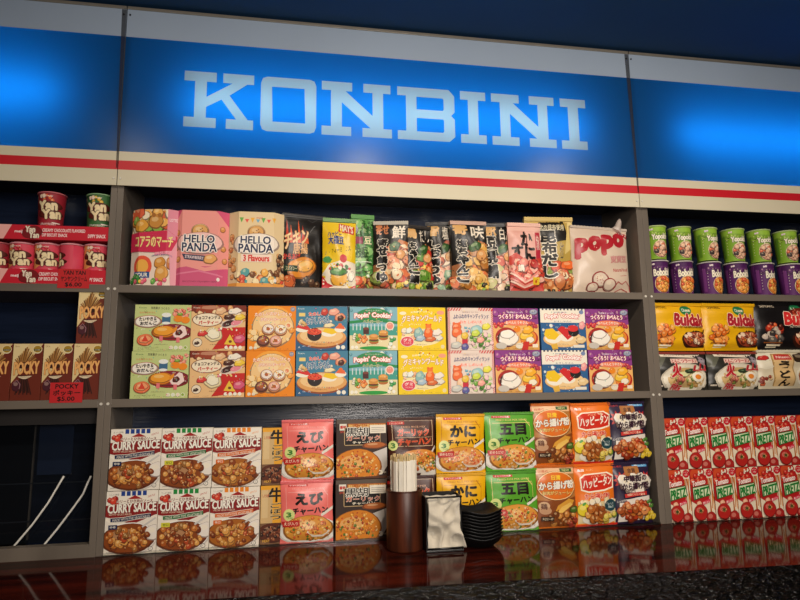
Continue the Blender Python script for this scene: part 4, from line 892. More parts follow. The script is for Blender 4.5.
# ------------------------------------------------------------------ illuminated fascia of three panels
def sign(x0, x1, label, letters=False):
    s = empty('lightbox_sign', ((x0 + x1) / 2, YF, Z_SIGN0), label, 'sign', 'light box panels above the shelves')
    ox, oz = (x0 + x1) / 2, Z_SIGN0
    def B(n, m, a, b, c, d, e, f, bev=0): return box_obj(n, m, s, a - ox, b - YF, c - oz, d - ox, e - YF, f - oz, bev=bev)
    y = YF - .012; g = .0012; a, b = x0 + g, x1 - g
    B('upper_white_band', M['whiteband'], a, y, Z_BLUE1, b, y + .004, Z_SIGN1 - .004)
    B('top_trim', M['trim'], a, y - .003, Z_SIGN1 - .005, b, y + .02, Z_SIGN1 + .004, .001)
    h = Z_BLUE0 - Z_SIGN0; r1 = Z_BLUE0 - h * .27; r0 = Z_BLUE0 - h * .54
    B('lower_cream_band', M['cream'], a, y, Z_SIGN0, b, y + .004, r0)
    B('red_stripe', M['red'], a, y, r0, b, y + .004, r1)
    B('lower_white_band', M['cream'], a, y, r1, b, y + .004, Z_BLUE0)
    for xx, sx in ((a, .022), (b, -.022)): 
        B('edge_strip', M['blue'].copy() if 0 else M['housing'], xx, y + .0045, Z_SIGN0 + .01, xx + sx, y + .0065, Z_SIGN1 - .006)
        for zz in (Z_SIGN1 - .022, Z_SIGN0 + .02):
            bm = bmesh.new(); bmesh.ops.create_cone(bm, cap_ends=True, segments=12, radius1=.003, radius2=.0025, depth=.002, matrix=Matrix.Translation((xx + sx * .35 - ox, y - .001 - YF, zz - oz)) @ Matrix.Rotation(pi / 2, 4, 'X'))
            link_mesh('screw', bm, M['blackmetal'] if zz > Z_SIGN0 + .1 else M['screw'], s)
    if x1 < 2:  # dark wedge laid on the panel in place of the soft seam shadow
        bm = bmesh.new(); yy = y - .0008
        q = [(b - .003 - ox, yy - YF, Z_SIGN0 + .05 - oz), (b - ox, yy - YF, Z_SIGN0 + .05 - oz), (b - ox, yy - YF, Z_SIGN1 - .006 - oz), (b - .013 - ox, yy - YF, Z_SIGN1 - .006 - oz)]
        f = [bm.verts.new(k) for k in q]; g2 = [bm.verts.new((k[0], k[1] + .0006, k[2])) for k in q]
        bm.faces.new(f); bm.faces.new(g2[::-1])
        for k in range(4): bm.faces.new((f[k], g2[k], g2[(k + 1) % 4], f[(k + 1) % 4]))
        link_mesh('seam_shade', bm, M['seamshade'], s)
    # housing with the tube inside
    yb = YF + .20
    hb = bmesh.new()
    for q in ((a, yb - .004, Z_SIGN0 + .065, b, yb, Z_SIGN1), (a, y + .007, Z_SIGN0 + .061, b, yb, Z_SIGN0 + .065), (a, y + .007, Z_SIGN1 - .006, b, yb, Z_SIGN1), (a, y + .007, Z_SIGN0 + .065, a + .004, yb, Z_SIGN1), (b - .004, y + .007, Z_SIGN0 + .065, b, yb, Z_SIGN1)):
        bx(hb, q[0] - ox, q[1] - YF, q[2] - oz, q[3] - ox, q[4] - YF, q[5] - oz)
    link_mesh('housing', hb, M['housing'], s)
    bm = bmesh.new(); zc = (Z_BLUE0 + Z_BLUE1) / 2 - .012; m = .165
    tube(bm, [(a + m - ox, YF + TUBE_D - YF, zc - oz), (b - m - ox, YF + TUBE_D - YF, zc - oz)], .013, 12)
    t = link_mesh('fluorescent_tube', bm, M['tube'], s); t['label'] = 'white glowing tube inside the light box'
    # blue film with the letters cut out of it, and the letters set into the openings
    cu = bpy.data.curves.new('film', 'CURVE'); cu.dimensions = '2D'; cu.fill_mode = 'FRONT'; cu.resolution_u = 1
    def spl(pts):
        sp = cu.splines.new('POLY'); sp.points.add(len(pts) - 1); sp.use_cyclic_u = True
        for i, p in enumerate(pts): sp.points[i].co = (p[0], p[1], 0, 1)
    spl([(a - ox, Z_BLUE0 - oz), (b - ox, Z_BLUE0 - oz), (b - ox, Z_BLUE1 - oz), (a - ox, Z_BLUE1 - oz)])
    LT = letter_shapes(ox, oz) if letters else []
    for ch, loops in LT:
        for lp in loops: spl(lp)
    ob = bpy.data.objects.new('film', cu); me = ob.to_mesh(); bm = bmesh.new(); bm.from_mesh(me); ob.to_mesh_clear(); bpy.data.objects.remove(ob)
    bmesh.ops.transform(bm, matrix=Matrix.Rotation(pi / 2, 4, 'X'), verts=bm.verts[:])
    for v in bm.verts: v.co.y = y - YF
    bmesh.ops.recalc_face_normals(bm, faces=bm.faces[:])
    for f in bm.faces:
        if f.normal.y > 0: f.normal_flip()
    film = link_mesh('blue_panel', bm, M['blue'], s)
    for ch, loops in LT:
        cu = bpy.data.curves.new('l', 'CURVE'); cu.dimensions = '2D'; cu.fill_mode = 'FRONT'; cu.resolution_u = 1
        for lp in loops: spl2(cu, lp)
        ob = bpy.data.objects.new('l', cu); me = ob.to_mesh(); bm = bmesh.new(); bm.from_mesh(me); ob.to_mesh_clear(); bpy.data.objects.remove(ob)
        bmesh.ops.transform(bm, matrix=Matrix.Rotation(pi / 2, 4, 'X'), verts=bm.verts[:])
        for v in bm.verts: v.co.y = y - YF
        bmesh.ops.recalc_face_normals(bm, faces=bm.faces[:])
        for f in bm.faces:
            if f.normal.y > 0: f.normal_flip()
        o = link_mesh('letter', bm, M['letter'], film); o['label'] = 'white slab-serif letter ' + ch
    return s

def spl2(cu, pts):
    sp = cu.splines.new('POLY'); sp.points.add(len(pts) - 1); sp.use_cyclic_u = True
    for i, p in enumerate(pts): sp.points[i].co = (p[0], p[1], 0, 1)

GLYPH = {   # outlines in units of the letter height
    'K': (1.24, [[(0, 0), (.57, 0), (.57, .175), (.39, .175), (.39, .37), (.66, .52), (.93, .175), (.75, .175), (.75, 0), (1.24, 0), (1.24, .175), (1.14, .175), (.80, .60), (1.12, .825), (1.24, .825), (1.24, 1), (.68, 1), (.68, .825), (.85, .825), (.39, .55), (.39, .825), (.56, .825), (.56, 1), (-.01, 1), (-.01, .825), (.18, .825), (.18, .175), (0, .175)]]),
    'O': (1.02, [[(.12, 0), (.90, 0), (.985, .03), (1.02, .12), (1.02, .88), (.985, .97), (.90, 1), (.12, 1), (.035, .97), (0, .88), (0, .12), (.035, .03)], [(.22, .18), (.20, .82), (.80, .82), (.82, .18)]]),
    'N': (1.30, [[(0, 0), (.54, 0), (.54, .165), (.37, .165), (.37, .62), (.90, .165), (.75, .165), (.75, 0), (1.30, 0), (1.30, .165), (1.14, .165), (1.14, .835), (1.28, .835), (1.28, 1), (.77, 1), (.77, .835), (.94, .835), (.94, .40), (.50, .78), (.44, .835), (.56, .835), (.56, 1), (0, 1), (0, .835), (.17, .835), (.17, .165), (0, .165)]]),
    'B': (1.09, [[(0, 0), (.98, 0), (1.09, .10), (1.09, .43), (1.02, .50), (1.09, .57), (1.09, .88), (.98, 1), (0, 1), (0, .835), (.16, .835), (.16, .165), (0, .165)], [(.36, .165), (.36, .42), (.86, .42), (.88, .40), (.88, .19), (.86, .165)], [(.36, .585), (.36, .825), (.86, .825), (.88, .80), (.88, .61), (.86, .585)]]),
    'I': (.50, [[(0, 0), (.50, 0), (.50, .165), (.35, .165), (.35, .835), (.50, .835), (.50, 1), (0, 1), (0, .835), (.15, .835), (.15, .165), (0, .165)]]),
}
def letter_shapes(ox, oz):
    # left and right ends of each letter measured on the sign
    spans = [('K', 183, 253, 127), ('O', 260, 316, 132), ('N', 321.5, 392, 138), ('B', 398, 455.5, 143), ('I', 461.5, 487, 146), ('N', 493, 557, 149), ('I', 562.5, 588, 151)]
    out = []
    zt = at(300, 76.5).z; zb = at(300, 133.5).z
    for ch, xa, xb, yb in spans:
        p0, p1 = at(xa, yb, YF - .012), at(xb, yb, YF - .012)
        w, loops = GLYPH[ch]; sx = (p1.x - p0.x) / w
        out.append((ch, [[(p0.x + x * sx - ox, LZ0 + y * (LZ1 - LZ0) - oz) for x, y in lp] for lp in loops]))
    return out
LZ0, LZ1 = at(400, 139, YF - .012).z, at(400, 86.5, YF - .012).z
TUBE_D = .072
SX = [-1.50, -.5035, 1.089, 2.60]
sign(SX[0], SX[1], 'left blue illuminated fascia panel with no lettering')
sign(SX[1], SX[2], 'wide blue illuminated fascia panel reading KONBINI', True)
sign(SX[2], SX[3], 'right blue illuminated fascia panel with no lettering')

# ------------------------------------------------------------------ bar counter
ct = empty('bar_counter', (0, 0, 0), 'glossy dark red wooden bar counter with black hammered front edge', 'counter')
ZC = Z_B - .0145
bm = bmesh.new()
N = 40
def edge_y(x): return 1.315 - .03 * (x + .2) - .02 * max(0, x - .6)
up = []
for i in range(N + 1):
    x = -1.6 + 4.3 * i / N
    up.append((x, edge_y(x)))
top = [bm.verts.new((x, y, ZC + .0145 - .0005)) for x, y in up] + [bm.verts.new((2.7, YF - .0005, Z_B - .0005)), bm.verts.new((-1.6, YF - .0005, Z_B - .0005))]
lo = [bm.verts.new((v.co.x, v.co.y, v.co.z - .03)) for v in top]
bm.faces.new(top); bm.faces.new(lo[::-1])
for i in range(len(top)): bm.faces.new((top[i], lo[i], lo[(i + 1) % len(top)], top[(i + 1) % len(top)]))
bmesh.ops.recalc_face_normals(bm, faces=bm.faces[:])
link_mesh('counter_top', bm, M['counter'], ct)
# hammered nosing: a dense strip with real dents
bm = bmesh.new(); rnd = random.Random(5); nx, ny = 800, 40; grid = []
from mathutils import noise
for j in range(ny + 1):
    row = []
    for i in range(nx + 1):
        x = -1.2 + 3.4 * i / nx; t = j / ny
        y = edge_y(x) - .0005 - t * .16; z = Z_B - .001 - .62 * .16 * t
        n = noise.noise(Vector((x * 22, y * 60, 1))) * .0030 + noise.noise(Vector((x * 60 + y * 60, y * 130, 3))) * .0016 + noise.noise(Vector((x * 190, y * 420, 7))) * .0011
        z += n * min(1, t * 6 + .15)
        row.append(bm.verts.new((x, y, z)))
    grid.append(row)
for j in range(ny):
    for i in range(nx):
        f = bm.faces.new((grid[j][i], grid[j + 1][i], grid[j + 1][i + 1], grid[j][i + 1])); f.smooth = True
bl = []
for i in range(nx + 1):
    v = grid[ny][i]; bl.append(bm.verts.new((v.co.x, v.co.y + .01, Z_B - .14)))
for i in range(nx): bm.faces.new((grid[ny][i], bl[i], bl[i + 1], grid[ny][i + 1]))
bmesh.ops.recalc_face_normals(bm, faces=bm.faces[:])
link_mesh('front_edge', bm, M['nosing'], ct)
box_obj('counter_base', M['wall'], ct, -1.6, 1.34, 0, 2.7, YF - .002, Z_B - .031)

# ------------------------------------------------------------------ goods
ORD = ['first', 'second', 'third', 'fourth', 'fifth', 'sixth', 'seventh', 'eighth']
def put(o, x, y, z, label, cat, group=None, rz=0, ry=0, rx=0):
    o.location = (x, y, z); o.rotation_euler = (rx, ry, rz)
    return tag(o, label, cat, group)
_used = set()
def inst(proto):
    """the first use takes the built object itself, later ones copies with their parts"""
    if proto.name not in _used: _used.add(proto.name); return proto
    return copy_tree(proto)

# --- candy kit boxes, second row, two high
kits = [('taiyaki_candy_box', a_taiyaki, 'green box with orange fish cake and dumplings picture', '#c3cf86'),
        ('chocolate_candy_box', a_fondue, 'brown and cream box with chocolate fondue picture', '#a04a28'),
        ('doughnut_candy_box', a_donut, 'orange box with four doughnuts', '#e8860f'),
        ('sushi_candy_box', a_sushi, 'blue-grey box with round sushi platter picture', '#2a5c86'),
        ('hamburger_candy_box', a_burger, 'teal green box with two hamburgers', '#2c8a70'),
        ('gummy_candy_box', a_gummy, 'yellow box with orange gummy bear', '#d8b41a'),
        ('candy_land_box', a_candy, 'pale box with red striped border', '#e0c8bc'),
        ('lunch_candy_box', a_bento, 'purple box with lunch picture', '#8c3a86'),
        ('sushi_candy_box', a_sushi2, 'white and blue box with yellow and red sushi', '#2a5f92'),
        ('lunch_candy_box', a_bento, 'purple box with lunch picture', '#8c3a86')]
ED = [at(x, y, YF + .006).x for x, y in ((129, 397), (188, 397), (244.8, 396.5), (295, 396), (348.5, 396), (398.3, 395.5), (448.6, 395), (495.8, 394), (543, 393), (589.5, 392), (635, 391.5))]
KH = (at(300, 306, YF + .006).z - Z_S2) / 2
bento = None
for i, (nm, fn, ds, side) in enumerate(kits):
    w = ED[i + 1] - ED[i] - .0025
    if i == 9: proto = bento
    else: proto = carton(nm, art(fn, w / KH, i + 1), w, KH - .0004, .042, side)
    if i == 7: bento = proto
    where = ', left of the white-and-blue sushi boxes' if i == 7 else ', right end of the row' if i == 9 else ''
    for k in (0, 1):
        o = inst(proto)
        cx = (ED[i] + ED[i + 1]) / 2
        put(o, cx + (.002 * (-1) ** i if k else 0), YF + .006 + (.001 if k else 0), Z_S2 + k * KH + .0002, ds + where + (', upper one' if k else ', lower one'), 'box', 'candy kit boxes on the middle shelf')

# --- bottom row of the middle cabinet, two high
row3 = [  # kind, px left, px right at the base, top px y, builder
    ('curry_sauce_box', lambda A: a_curry(0)(A), 103, 156, 429.3, 'box', '#e8dfce', 'white curry sauce box with blue marks, at the left end', 'curry sauce boxes on the bottom shelf'),
    ('curry_sauce_box', lambda A: a_curry(1)(A), 156, 208.7, 428.5, 'box', '#e8dfce', 'white curry sauce box with green marks', 'curry sauce boxes on the bottom shelf'),
    ('curry_sauce_box', lambda A: a_curry(2)(A), 208.7, 259, 428, 'box', '#e8dfce', 'white curry sauce box with orange marks', 'curry sauce boxes on the bottom shelf'),
    ('rice_topping_box', a_gobou, 259.5, 284.5, 428, 'box', '#a87c3c', 'narrow tan and yellow rice topping box beside pink bag', 'rice topping boxes on the bottom shelf'),
    ('fried_rice_pouch', a_rice('#f0766e', '#f6a8a0', 'えび', 'チャーハン', RICE + ['#e8603c', '#f0a070']), 279.5, 333.5, 420, 'bag', '#e8686a', 'pink shrimp fried rice mix pouch', 'fried rice mix pouches'),
    ('fried_rice_box', a_garlic, 335.5, 388, 419.5, 'box', '#4a3028', 'dark brown garlic fried rice pack with big orange rice heap', 'garlic rice packs'),
    ('fried_rice_pouch', a_brown, 388.6, 438, 417.5, 'bag', '#42201a', 'dark chocolate-brown fried rice mix pouch behind the chopsticks', 'fried rice mix pouches'),
    ('fried_rice_pouch', a_rice('#ecb00f', '#b8701c', 'かに', 'チャーハン', ['#e8a070', '#f0b88c', '#e0783c', '#f4d0a0', '#d8542c', '#e89a50']), 438.3, 489, 414.5, 'bag', '#dca20e', 'yellow crab fried rice mix pouch', 'fried rice mix pouches'),
    ('fried_rice_pouch', a_rice('#5aa62c', '#f0d080', '五目', 'チャーハン', ['#e8a050', '#f0b870', '#d86a2c', '#f4d0a0', '#6a8a2c', '#c8442c']), 488.8, 541, 412.5, 'bag', '#4d9426', 'green mixed fried rice mix pouch', 'fried rice mix pouches'),
    ('fried_chicken_powder_pouch', a_karaage, 538, 579.5, 403.3, 'bag', '#c8641a', 'tan and orange fried chicken powder pouch with orange oval', 'fried chicken powder pouches'),
    ('fried_chicken_powder_pouch', a_happy, 579, 620.5, 403, 'bag', '#e8701a', 'bright orange fried chicken powder pouch with red banner', 'fried chicken powder pouches'),
    ('fried_chicken_powder_pouch', a_purple, 617, 656, 401.8, 'bag', '#2c1f3c', 'dark purple fried chicken powder pouch', 'fried chicken powder pouches')]
for i, (nm, fn, xa, xb, yt, cat, side, ds, grp) in enumerate(row3):
    yoff = {3: .02, 6: .012}.get(i, .004)
    yf = YF + yoff
    xm = (xa + xb) / 2; ybase = 557 - (xm - 103) * .0585
    X0 = at(xa, ybase, yf).x; X1 = at(xb, ybase, yf).x; w = X1 - X0 - .0015
    H = (at(xm + (5 if xm > 400 else 2), yt, yf).z - Z_B) / 2
    if cat == 'box': proto = carton(nm, art(fn, w / H), w, H - .0006, .022 if i < 3 else .018, side)
    else:
        T = .011 if i < 9 else .013
        proto = pouch(nm, art(fn, w / H), w, H - .0008, T, side, seed=i, seal=.04, crease=.0007, seal_col=side)
        yf = YF + yoff + T + .003
    for k in (0, 1):
        o = inst(proto); tilt = radians({9: .6, 10: -1.0, 11: -.8, 4: .3}.get(i, 0)) if k == 0 else radians({9: -.5, 10: -.6, 11: -.9, 7: .5}.get(i, 0))
        lift = abs(sin(tilt)) * w / 2
        put(o, (X0 + X1) / 2 + (.001 if k else -.0005), yf + (.0008 if k else 0), Z_B + .0008 + k * (H + .0006) + lift * (1 if k == 0 else .6), ds + (', upper of the pair' if k else ', lower of the pair'), cat, grp, ry=tilt)

# --- top shelf of the middle cabinet
def span(xa, xb, yb, yt, Y):
    a, b = at(xa, yb, Y), at(xb, yb, Y); t = at((xa + xb) / 2, yt, Y)
    return (a.x + b.x) / 2, b.x - a.x, t.z - Z_S1
G1 = 'snack packages on the top shelf'
x, w, h = span(128, 171, 284, 209.5, YF + .012)
put(hex_carton('koala_biscuit_box', art(a_koala, .66), w + .012, h, .05, radians(32), .03, '#d88a90'), x + .004, YF + .008, Z_S1, 'tall six-sided pink and cream biscuit box at the left end of the top shelf', 'box', G1, rz=radians(-6))
x, w, h = span(169.5, 227, 284.5, 211, YF + .012)
put(hex_carton('panda_biscuit_box', art(a_panda(True), .82), w, h, .06, radians(35), .034, '#d8607a'), x, YF + .006, Z_S1, 'pink six-sided strawberry biscuit box reading HELLO PANDA', 'box', G1)
x, w, h = span(227, 283, 285, 212.5, YF + .012)
put(hex_carton('panda_biscuit_box', art(a_panda(False), .80), w, h, .06, radians(38), .036, '#c89a6c'), x, YF + .006, Z_S1, 'cream six-sided biscuit box reading HELLO PANDA with colourful bunting', 'box', G1)
bags = [  # name, art, px l, r, bottom y, top y, depth offset, turn, T, side, seal colour, label
    ('snack_bag', a_blackbag, 281, 325, 287, 214, .032, 12, .016, '#171311', '#1d1917', 'black snack bag with orange fried chicken picture next to the biscuit boxes'),
    ('snack_bag', a_yellowbag, 321.5, 355.5, 287, 218, .012, 0, .014, '#d8b41c', '#5a8a3c', 'yellow snack bag with red and green print'),
    ('snack_bag', a_greenbag, 353, 377, 287.3, 215, .032, 10, .010, '#4f8f44', '#5f9a50', 'narrow green snack bag between the yellow and black bags'),
    ('hot_pot_soup_bag', a_nabe('寄せ', '鮮', '寄せ鍋つゆ', MIX, 2), 374.5, 409, 288, 221, .010, -10, .012, '#14110f', '#b8b0a0', 'black hot pot soup bag right beside the green bag'),
    ('hot_pot_soup_bag', a_nabe('鶏', 'だし', 'ちゃんこ鍋', ['#d8482c', '#e8803c', '#7aa03c', '#e8c84c', '#c83428', '#5a8a2c'], 4), 404, 433, 288.3, 225.5, .036, 14, .010, '#14110f', '#2a2420', 'slim black soup bag with red and green vegetables, second of the black ones'),
    ('hot_pot_soup_bag', a_nabe('旨', '塩鍋', 'しお鍋つゆ', ['#e8a88c', '#8ab08c', '#d85a3c', '#f0d8b8', '#e8c0a0', '#c86a4c'], 6), 428, 457, 288.7, 222, .060, -12, .010, '#14110f', '#1c1816', 'slim black soup bag with tomato and greens, third of the black ones'),
    ('hot_pot_soup_bag', a_nabe('寄', '味', '塩ちゃんこ', ['#e0a850', '#c88a3c', '#f0c880', '#d8703c', '#e8b868', '#b0702c'], 8), 452.5, 489.5, 289, 221, .010, 0, .013, '#14110f', '#c8a08c', 'black soup bag with pinkish seal and yellow dumplings, fourth of the black ones'),
    ('hot_pot_soup_bag', a_nabe('豚', '白湯', '豆乳鍋', ['#e8c8a8', '#d88a70', '#f0d8c0', '#c8503c', '#c8c080', '#e8a090'], 10), 485.5, 516, 289.5, 223, .034, -10, .010, '#14110f', '#1c1816', 'black soup bag with pale pork slices, left of the pink bag'),
    ('hot_pot_soup_bag', a_kani, 511, 544.5, 290, 223, .006, 0, .012, '#d89a8c', '#e8b8a8', 'pink crab hot pot soup bag with black brush lettering'),
    ('hot_pot_soup_bag', a_kombu, 529, 576.5, 290, 217, .034, -4, .014, '#b89a48', '#d0b468', 'gold kelp stock soup bag behind the pink bag'),
    ('popcorn_snack_bag', a_popo, 574.5, 634.5, 291, 226, .016, 4, .024, '#d9c3ad', '#c8b8a8', 'large cream bag reading popo in red at the right end of the top shelf')]
for i, (nm, fn, xa, xb, yb, yt, dy, turn, T, side, sc, ds) in enumerate(bags):
    Y = YF + dy
    x, w, h = span(xa, xb, yb, yt, Y)
    o = pouch(nm, art(fn, w / h), w / cos(radians(turn)), h, T, side, 'foil' if i not in (10,) else 'film', seed=20 + i, seal=.05 if i != 10 else .035, seal_col=sc, crease=.0016)
    put(o, x, Y + T, Z_S1 + .0005, ds, 'bag', G1, rz=radians(turn), ry=radians({1: 1.2, 10: 1.0, 2: -1.5}.get(i, 0)))
    if i == 10:   # twisted corner standing up from the top
        bm = bmesh.new(); bm.loops.layers.float_color.new('Col')
        tube(bm, [(w * .30, 0, h * .94), (w * .36, .002, h * 1.02), (w * .40, .003, h * 1.12), (w * .41, .003, h * 1.17)], [.022, .012, .008, .003], 8); paint(bm, '#c8b8ae')
        link_mesh('twisted_corner', bm, M['film'], o)

# --- left cabinet: dip biscuit cups in card trays, chocolate stick boxes
def tray(z0, lip_h, x0, x1, label, depth=.11, tall=None):
    t = empty('cardboard_display_tray', ((x0 + x1) / 2, YF + .004, z0), label, 'tray', 'red card trays of dip biscuit cups')
    w = x1 - x0; bm = bmesh.new(); bm.loops.layers.float_color.new('Col')
    bx(bm, -w / 2, 0, 0, w / 2, .0012, lip_h); paint(bm, '#b81c2c'); n = Vector((0, -1, 0))
    compile_art(bm, art(a_tray, w / lip_h), w, lip_h, lambda u, v: (Vector((u - w / 2, 0, v)), n), [], [])
    link_mesh('front_lip', bm, M['card'], t)
    bm = bmesh.new(); bm.loops.layers.float_color.new('Col'); tl = tall or lip_h
    bx(bm, -w / 2, .0013, 0, w / 2, depth, .0012); bx(bm, -w / 2, depth - .0012, .0012, w / 2, depth, tl)
    for s in (-1, 1): bx(bm, s * w / 2, .0013, .0012, s * (w / 2 - .0012), depth - .0013, tl)
    paint(bm, '#a8182a'); link_mesh('carton_body', bm, M['card'], t)
    return t
tx1 = at(106.5, 270, YF + .004).x; tx0 = at(-27, 270, YF + .004).x
z_t2 = at(60, 240, YF + .004).z
tray(Z_S1, at(60, 269.5, YF + .004).z - Z_S1, tx0, tx1, 'lower red card tray holding the row of pink biscuit cups', tall=z_t2 - Z_S1 - .0008)
tray(z_t2, at(60, 225.8, YF + .004).z - z_t2, tx0, tx1, 'upper red card tray with only two biscuit cups left in it')
ch = z_t2 - Z_S1 - .009
cr = .0345
pinkcup = cup('dip_biscuit_cup', art(a_yan('#d9485c', '#c8242c'), 1.15), .029, cr - .002, ch - .001, '#d8445c', '#e07080', '#e8a0a8', 200, 0, .004)
redcup = cup('dip_biscuit_cup', art(a_yan('#9c2230', '#e0602c', '#8a1c28'), 1.05), .028, .0345, at(50, 196.5, YF + .045).z - z_t2, '#9c2230', '#a83040', '#c86a70', 200)
greencup = cup('dip_biscuit_cup', art(a_yan('#3c6a38', '#e0b02c', '#2f5a30'), 1.05), .028, .0345, at(50, 196.5, YF + .045).z - z_t2, '#3c6a38', '#5a8a50', '#8ab080', 200)
for i, (px_, c) in enumerate(((-20, 'r'), (-2.5, 'r'), (22.5, 'p'), (47.5, 'p'), (72.5, 'p'), (96.5, 'p'))):
    x = at(px_, 262, YF + .045).x
    o = inst(pinkcup) if c == 'p' else None
    if o is None:
        if i == 1: o = cup('dip_biscuit_cup', art(a_yan('#9c2230', '#e0602c', '#8a1c28'), 1.15), .029, cr - .002, ch - .001, '#9c2230', '#a83040', '#c86a70', 200)
        else: continue
    ds = {1: 'dark red biscuit cup cut off by the left edge of the photo, lower tray', 2: 'pink biscuit cup in the lower tray, leftmost of the pink ones', 3: 'pink biscuit cup in the lower tray, second of the pink ones', 4: 'pink biscuit cup in the lower tray, right above the price card', 5: 'pink biscuit cup in the lower tray nearest the cabinet side'}[i]
    put(o, x, YF + .045, Z_S1 + .0016, ds, 'cup', 'dip biscuit cups', rz=[0, 0, -.1, .1, -1.4, .2][i])
p = at(50.5, 226, YF + .045); put(redcup, p.x, YF + .045, z_t2 + .0016, 'dark red biscuit cup standing alone in the upper tray', 'cup', 'dip biscuit cups', rz=.1)
p = at(99, 226, YF + .045); put(greencup, p.x, YF + .045, z_t2 + .0016, 'green biscuit cup at the right end of the upper tray', 'cup', 'dip biscuit cups', rz=.1)
# scale both upper cups to the photo height
PW = at(100, 400, YF + .006).x - at(70.3, 400, YF + .006).x; PH = at(85, 343.5, YF + .006).z - Z_S2
pk = carton('chocolate_stick_box', art(a_pocky, PW / PH), PW - .001, PH - .0005, .03, '#7a3420', '#8a4a30')
for i, ds in enumerate(('brown chocolate stick box nearest the cabinet side, under the upper one', 'brown chocolate stick box partly behind the right side of its price card', 'brown chocolate stick box second from the left edge of the photo', 'brown chocolate stick box cut off by the left edge of the photo')):
    put(inst(pk), at(85.3, 400, YF + .006).x - i * PW * 1.012, YF + .006, Z_S2 + .0002, ds, 'box', 'chocolate stick boxes on the left shelf', rz=[.0, .01, -.01, .01][i])
put(inst(pk), at(85.3, 400, YF + .006).x + .003, YF + .006, Z_S2 + PH, 'brown chocolate stick box standing on top of the row', 'box', 'chocolate stick boxes on the left shelf', rz=.02)
def price_tag(xa, ya, xb, yb, lines, label):
    Y = YF + .0001
    a, b = at(xa, yb, Y), at(xb, yb, Y); t = at((xa + xb) / 2, ya, Y); w = b.x - a.x; h = t.z - a.z
    bm = bmesh.new(); bm.loops.layers.float_color.new('Col'); bx(bm, -w / 2, 0, 0, w / 2, .0008, h); paint(bm, '#a82024'); n = Vector((0, -1, 0))
    compile_art(bm, art(a_tag(*lines), w / h), w, h, lambda u, v: (Vector((u - w / 2, 0, v)), n), [], [])
    o = link_mesh('price_card', bm, M['card']); put(o, (a.x + b.x) / 2, Y, a.z, label, 'price tag', 'red handwritten price cards')
price_tag(57, 269, 89, 288, ('YAN YAN', 'ヤンヤンクリーム', '$6.00'), 'red price card reading YAN YAN hanging from the tray of cups')
price_tag(49, 382.5, 82, 403, ('POCKY', 'ポッキー', '$5.00'), 'red price card reading POCKY in front of the chocolate stick boxes')
# two white tubes behind the left opening
for k, (pts, ds) in enumerate(((((15, 545), (32, 525), (48, 503), (64, 476)), 'left of two white plastic tubes leaning in the dark left opening'), (((44, 545), (58, 528), (73, 508), (83, 494), (88, 482), (91, 476)), 'right of two white plastic tubes, bent near its top'))):
    P = [at(px_, py_, YF + .06 + .02 * i / len(pts)) for i, (px_, py_) in enumerate(pts)]
    P[0] = P[0] + (P[0] - P[1]) * .25
    zmin = Z_B + .0
    Q = []
    for i in range(len(P) - 1):
        for s in range(4): Q.append(P[i].lerp(P[i + 1], s / 4))
    Q.append(P[-1]); bm = bmesh.new(); o0 = Q[0].copy(); tube(bm, [q - o0 for q in Q], .0026, 10)
    o = link_mesh('white_tube', bm, M['whitecable']); o.location = o0; tag(o, ds, 'tube', 'white tubes in the left opening')

# --- right cabinet
zc = at(680, 262.5, YF + .05).z; hcup = zc - Z_S1
cr = .0385
purple = [cup('noodle_cup', art(a_noodlecup('#5c2464', '#4a1a54', '#7a3a7c', '#e8862c', ['#f0a040', '#e06a20', '#f4c060', '#d8502c'], 'Bobokki'), 1.1), .031, cr - .003, hcup - .004, '#5c2464', '#d8d0c8', '#cfc8c0', 190, t) for t in (-.1, .35)]
green = [cup('noodle_cup', art(a_noodlecup('#7fa82c', '#94bc3c', '#5f8a24', '#d8a080', ['#e8b898', '#c88a6c', '#3a2c28', '#f0d0b8', '#d8603c'], 'Yopokki'), 1.1), .031, cr - .003, hcup - .004, '#7fa82c', '#d0d4b8', '#b8c88c', 190, t) for t in (-.1, .2)]
pxs = [(658, 0), (682.5, 0), (710.5, 1), (737, 0), (763.5, 1), (790.5, 1), (818, 0), (846, 1)]
gxs = [(655.5, 0), (680.5, 0), (706.5, 1), (733.5, 0), (759.5, 0), (786, 0), (812, 0), (838, 1)]
for i in range(7):
    x = at(pxs[i][0], 285, YF + .045).x
    put(inst(purple[pxs[i][1]]), x, YF + .045, Z_S1, 'purple noodle cup in the lower row, %s from the cabinet side' % ORD[i], 'cup', 'purple noodle cups', rz=-.1)
    x = at(gxs[i][0], 250, YF + .045).x
    put(inst(green[gxs[i][1]]), x, YF + .045 , Z_S1 + hcup + .0035, 'green noodle cup in the upper row, %s from the cabinet side' % ORD[i], 'cup', 'green noodle cups', rz=-.05)
# instant noodle packs
zn = at(700, 351, YF + .02).z
def npack(nm, fn, xa, xb, z0, yt, label, grp, side, sc, seed, dy=.004, tilt=0, proto=None):
    T = .016; Y = YF + dy
    a, b = at(xa, 391 if z0 < zn - .01 else 351, Y).x, at(xb, 391 if z0 < zn - .01 else 351, Y).x; w = b - a; h = at((xa + xb) / 2, yt, Y).z - z0
    o = proto or pouch(nm, art(fn, w / h), w, h, T, side, 'foil', seed=seed, seal=.06, seal_col=sc, crease=.0018)
    o = inst(o); put(o, (a + b) / 2, Y + T, z0 + .0006, label, 'noodle pack', grp, ry=tilt); return o
GN = 'instant noodle packs'
r1 = npack('instant_noodle_pack', a_ramen, 657, 710, Z_S2, 352, 'black and grey ramen pack nearest the cabinet side', GN, '#3a3830', '#8a3a30', 40)
npack('instant_noodle_pack', a_ramen, 709, 765, Z_S2, 352, 'black and grey ramen pack between the first one and the cream pack', GN, '#3a3830', '#4a4840', 40, .007, proto=r1)
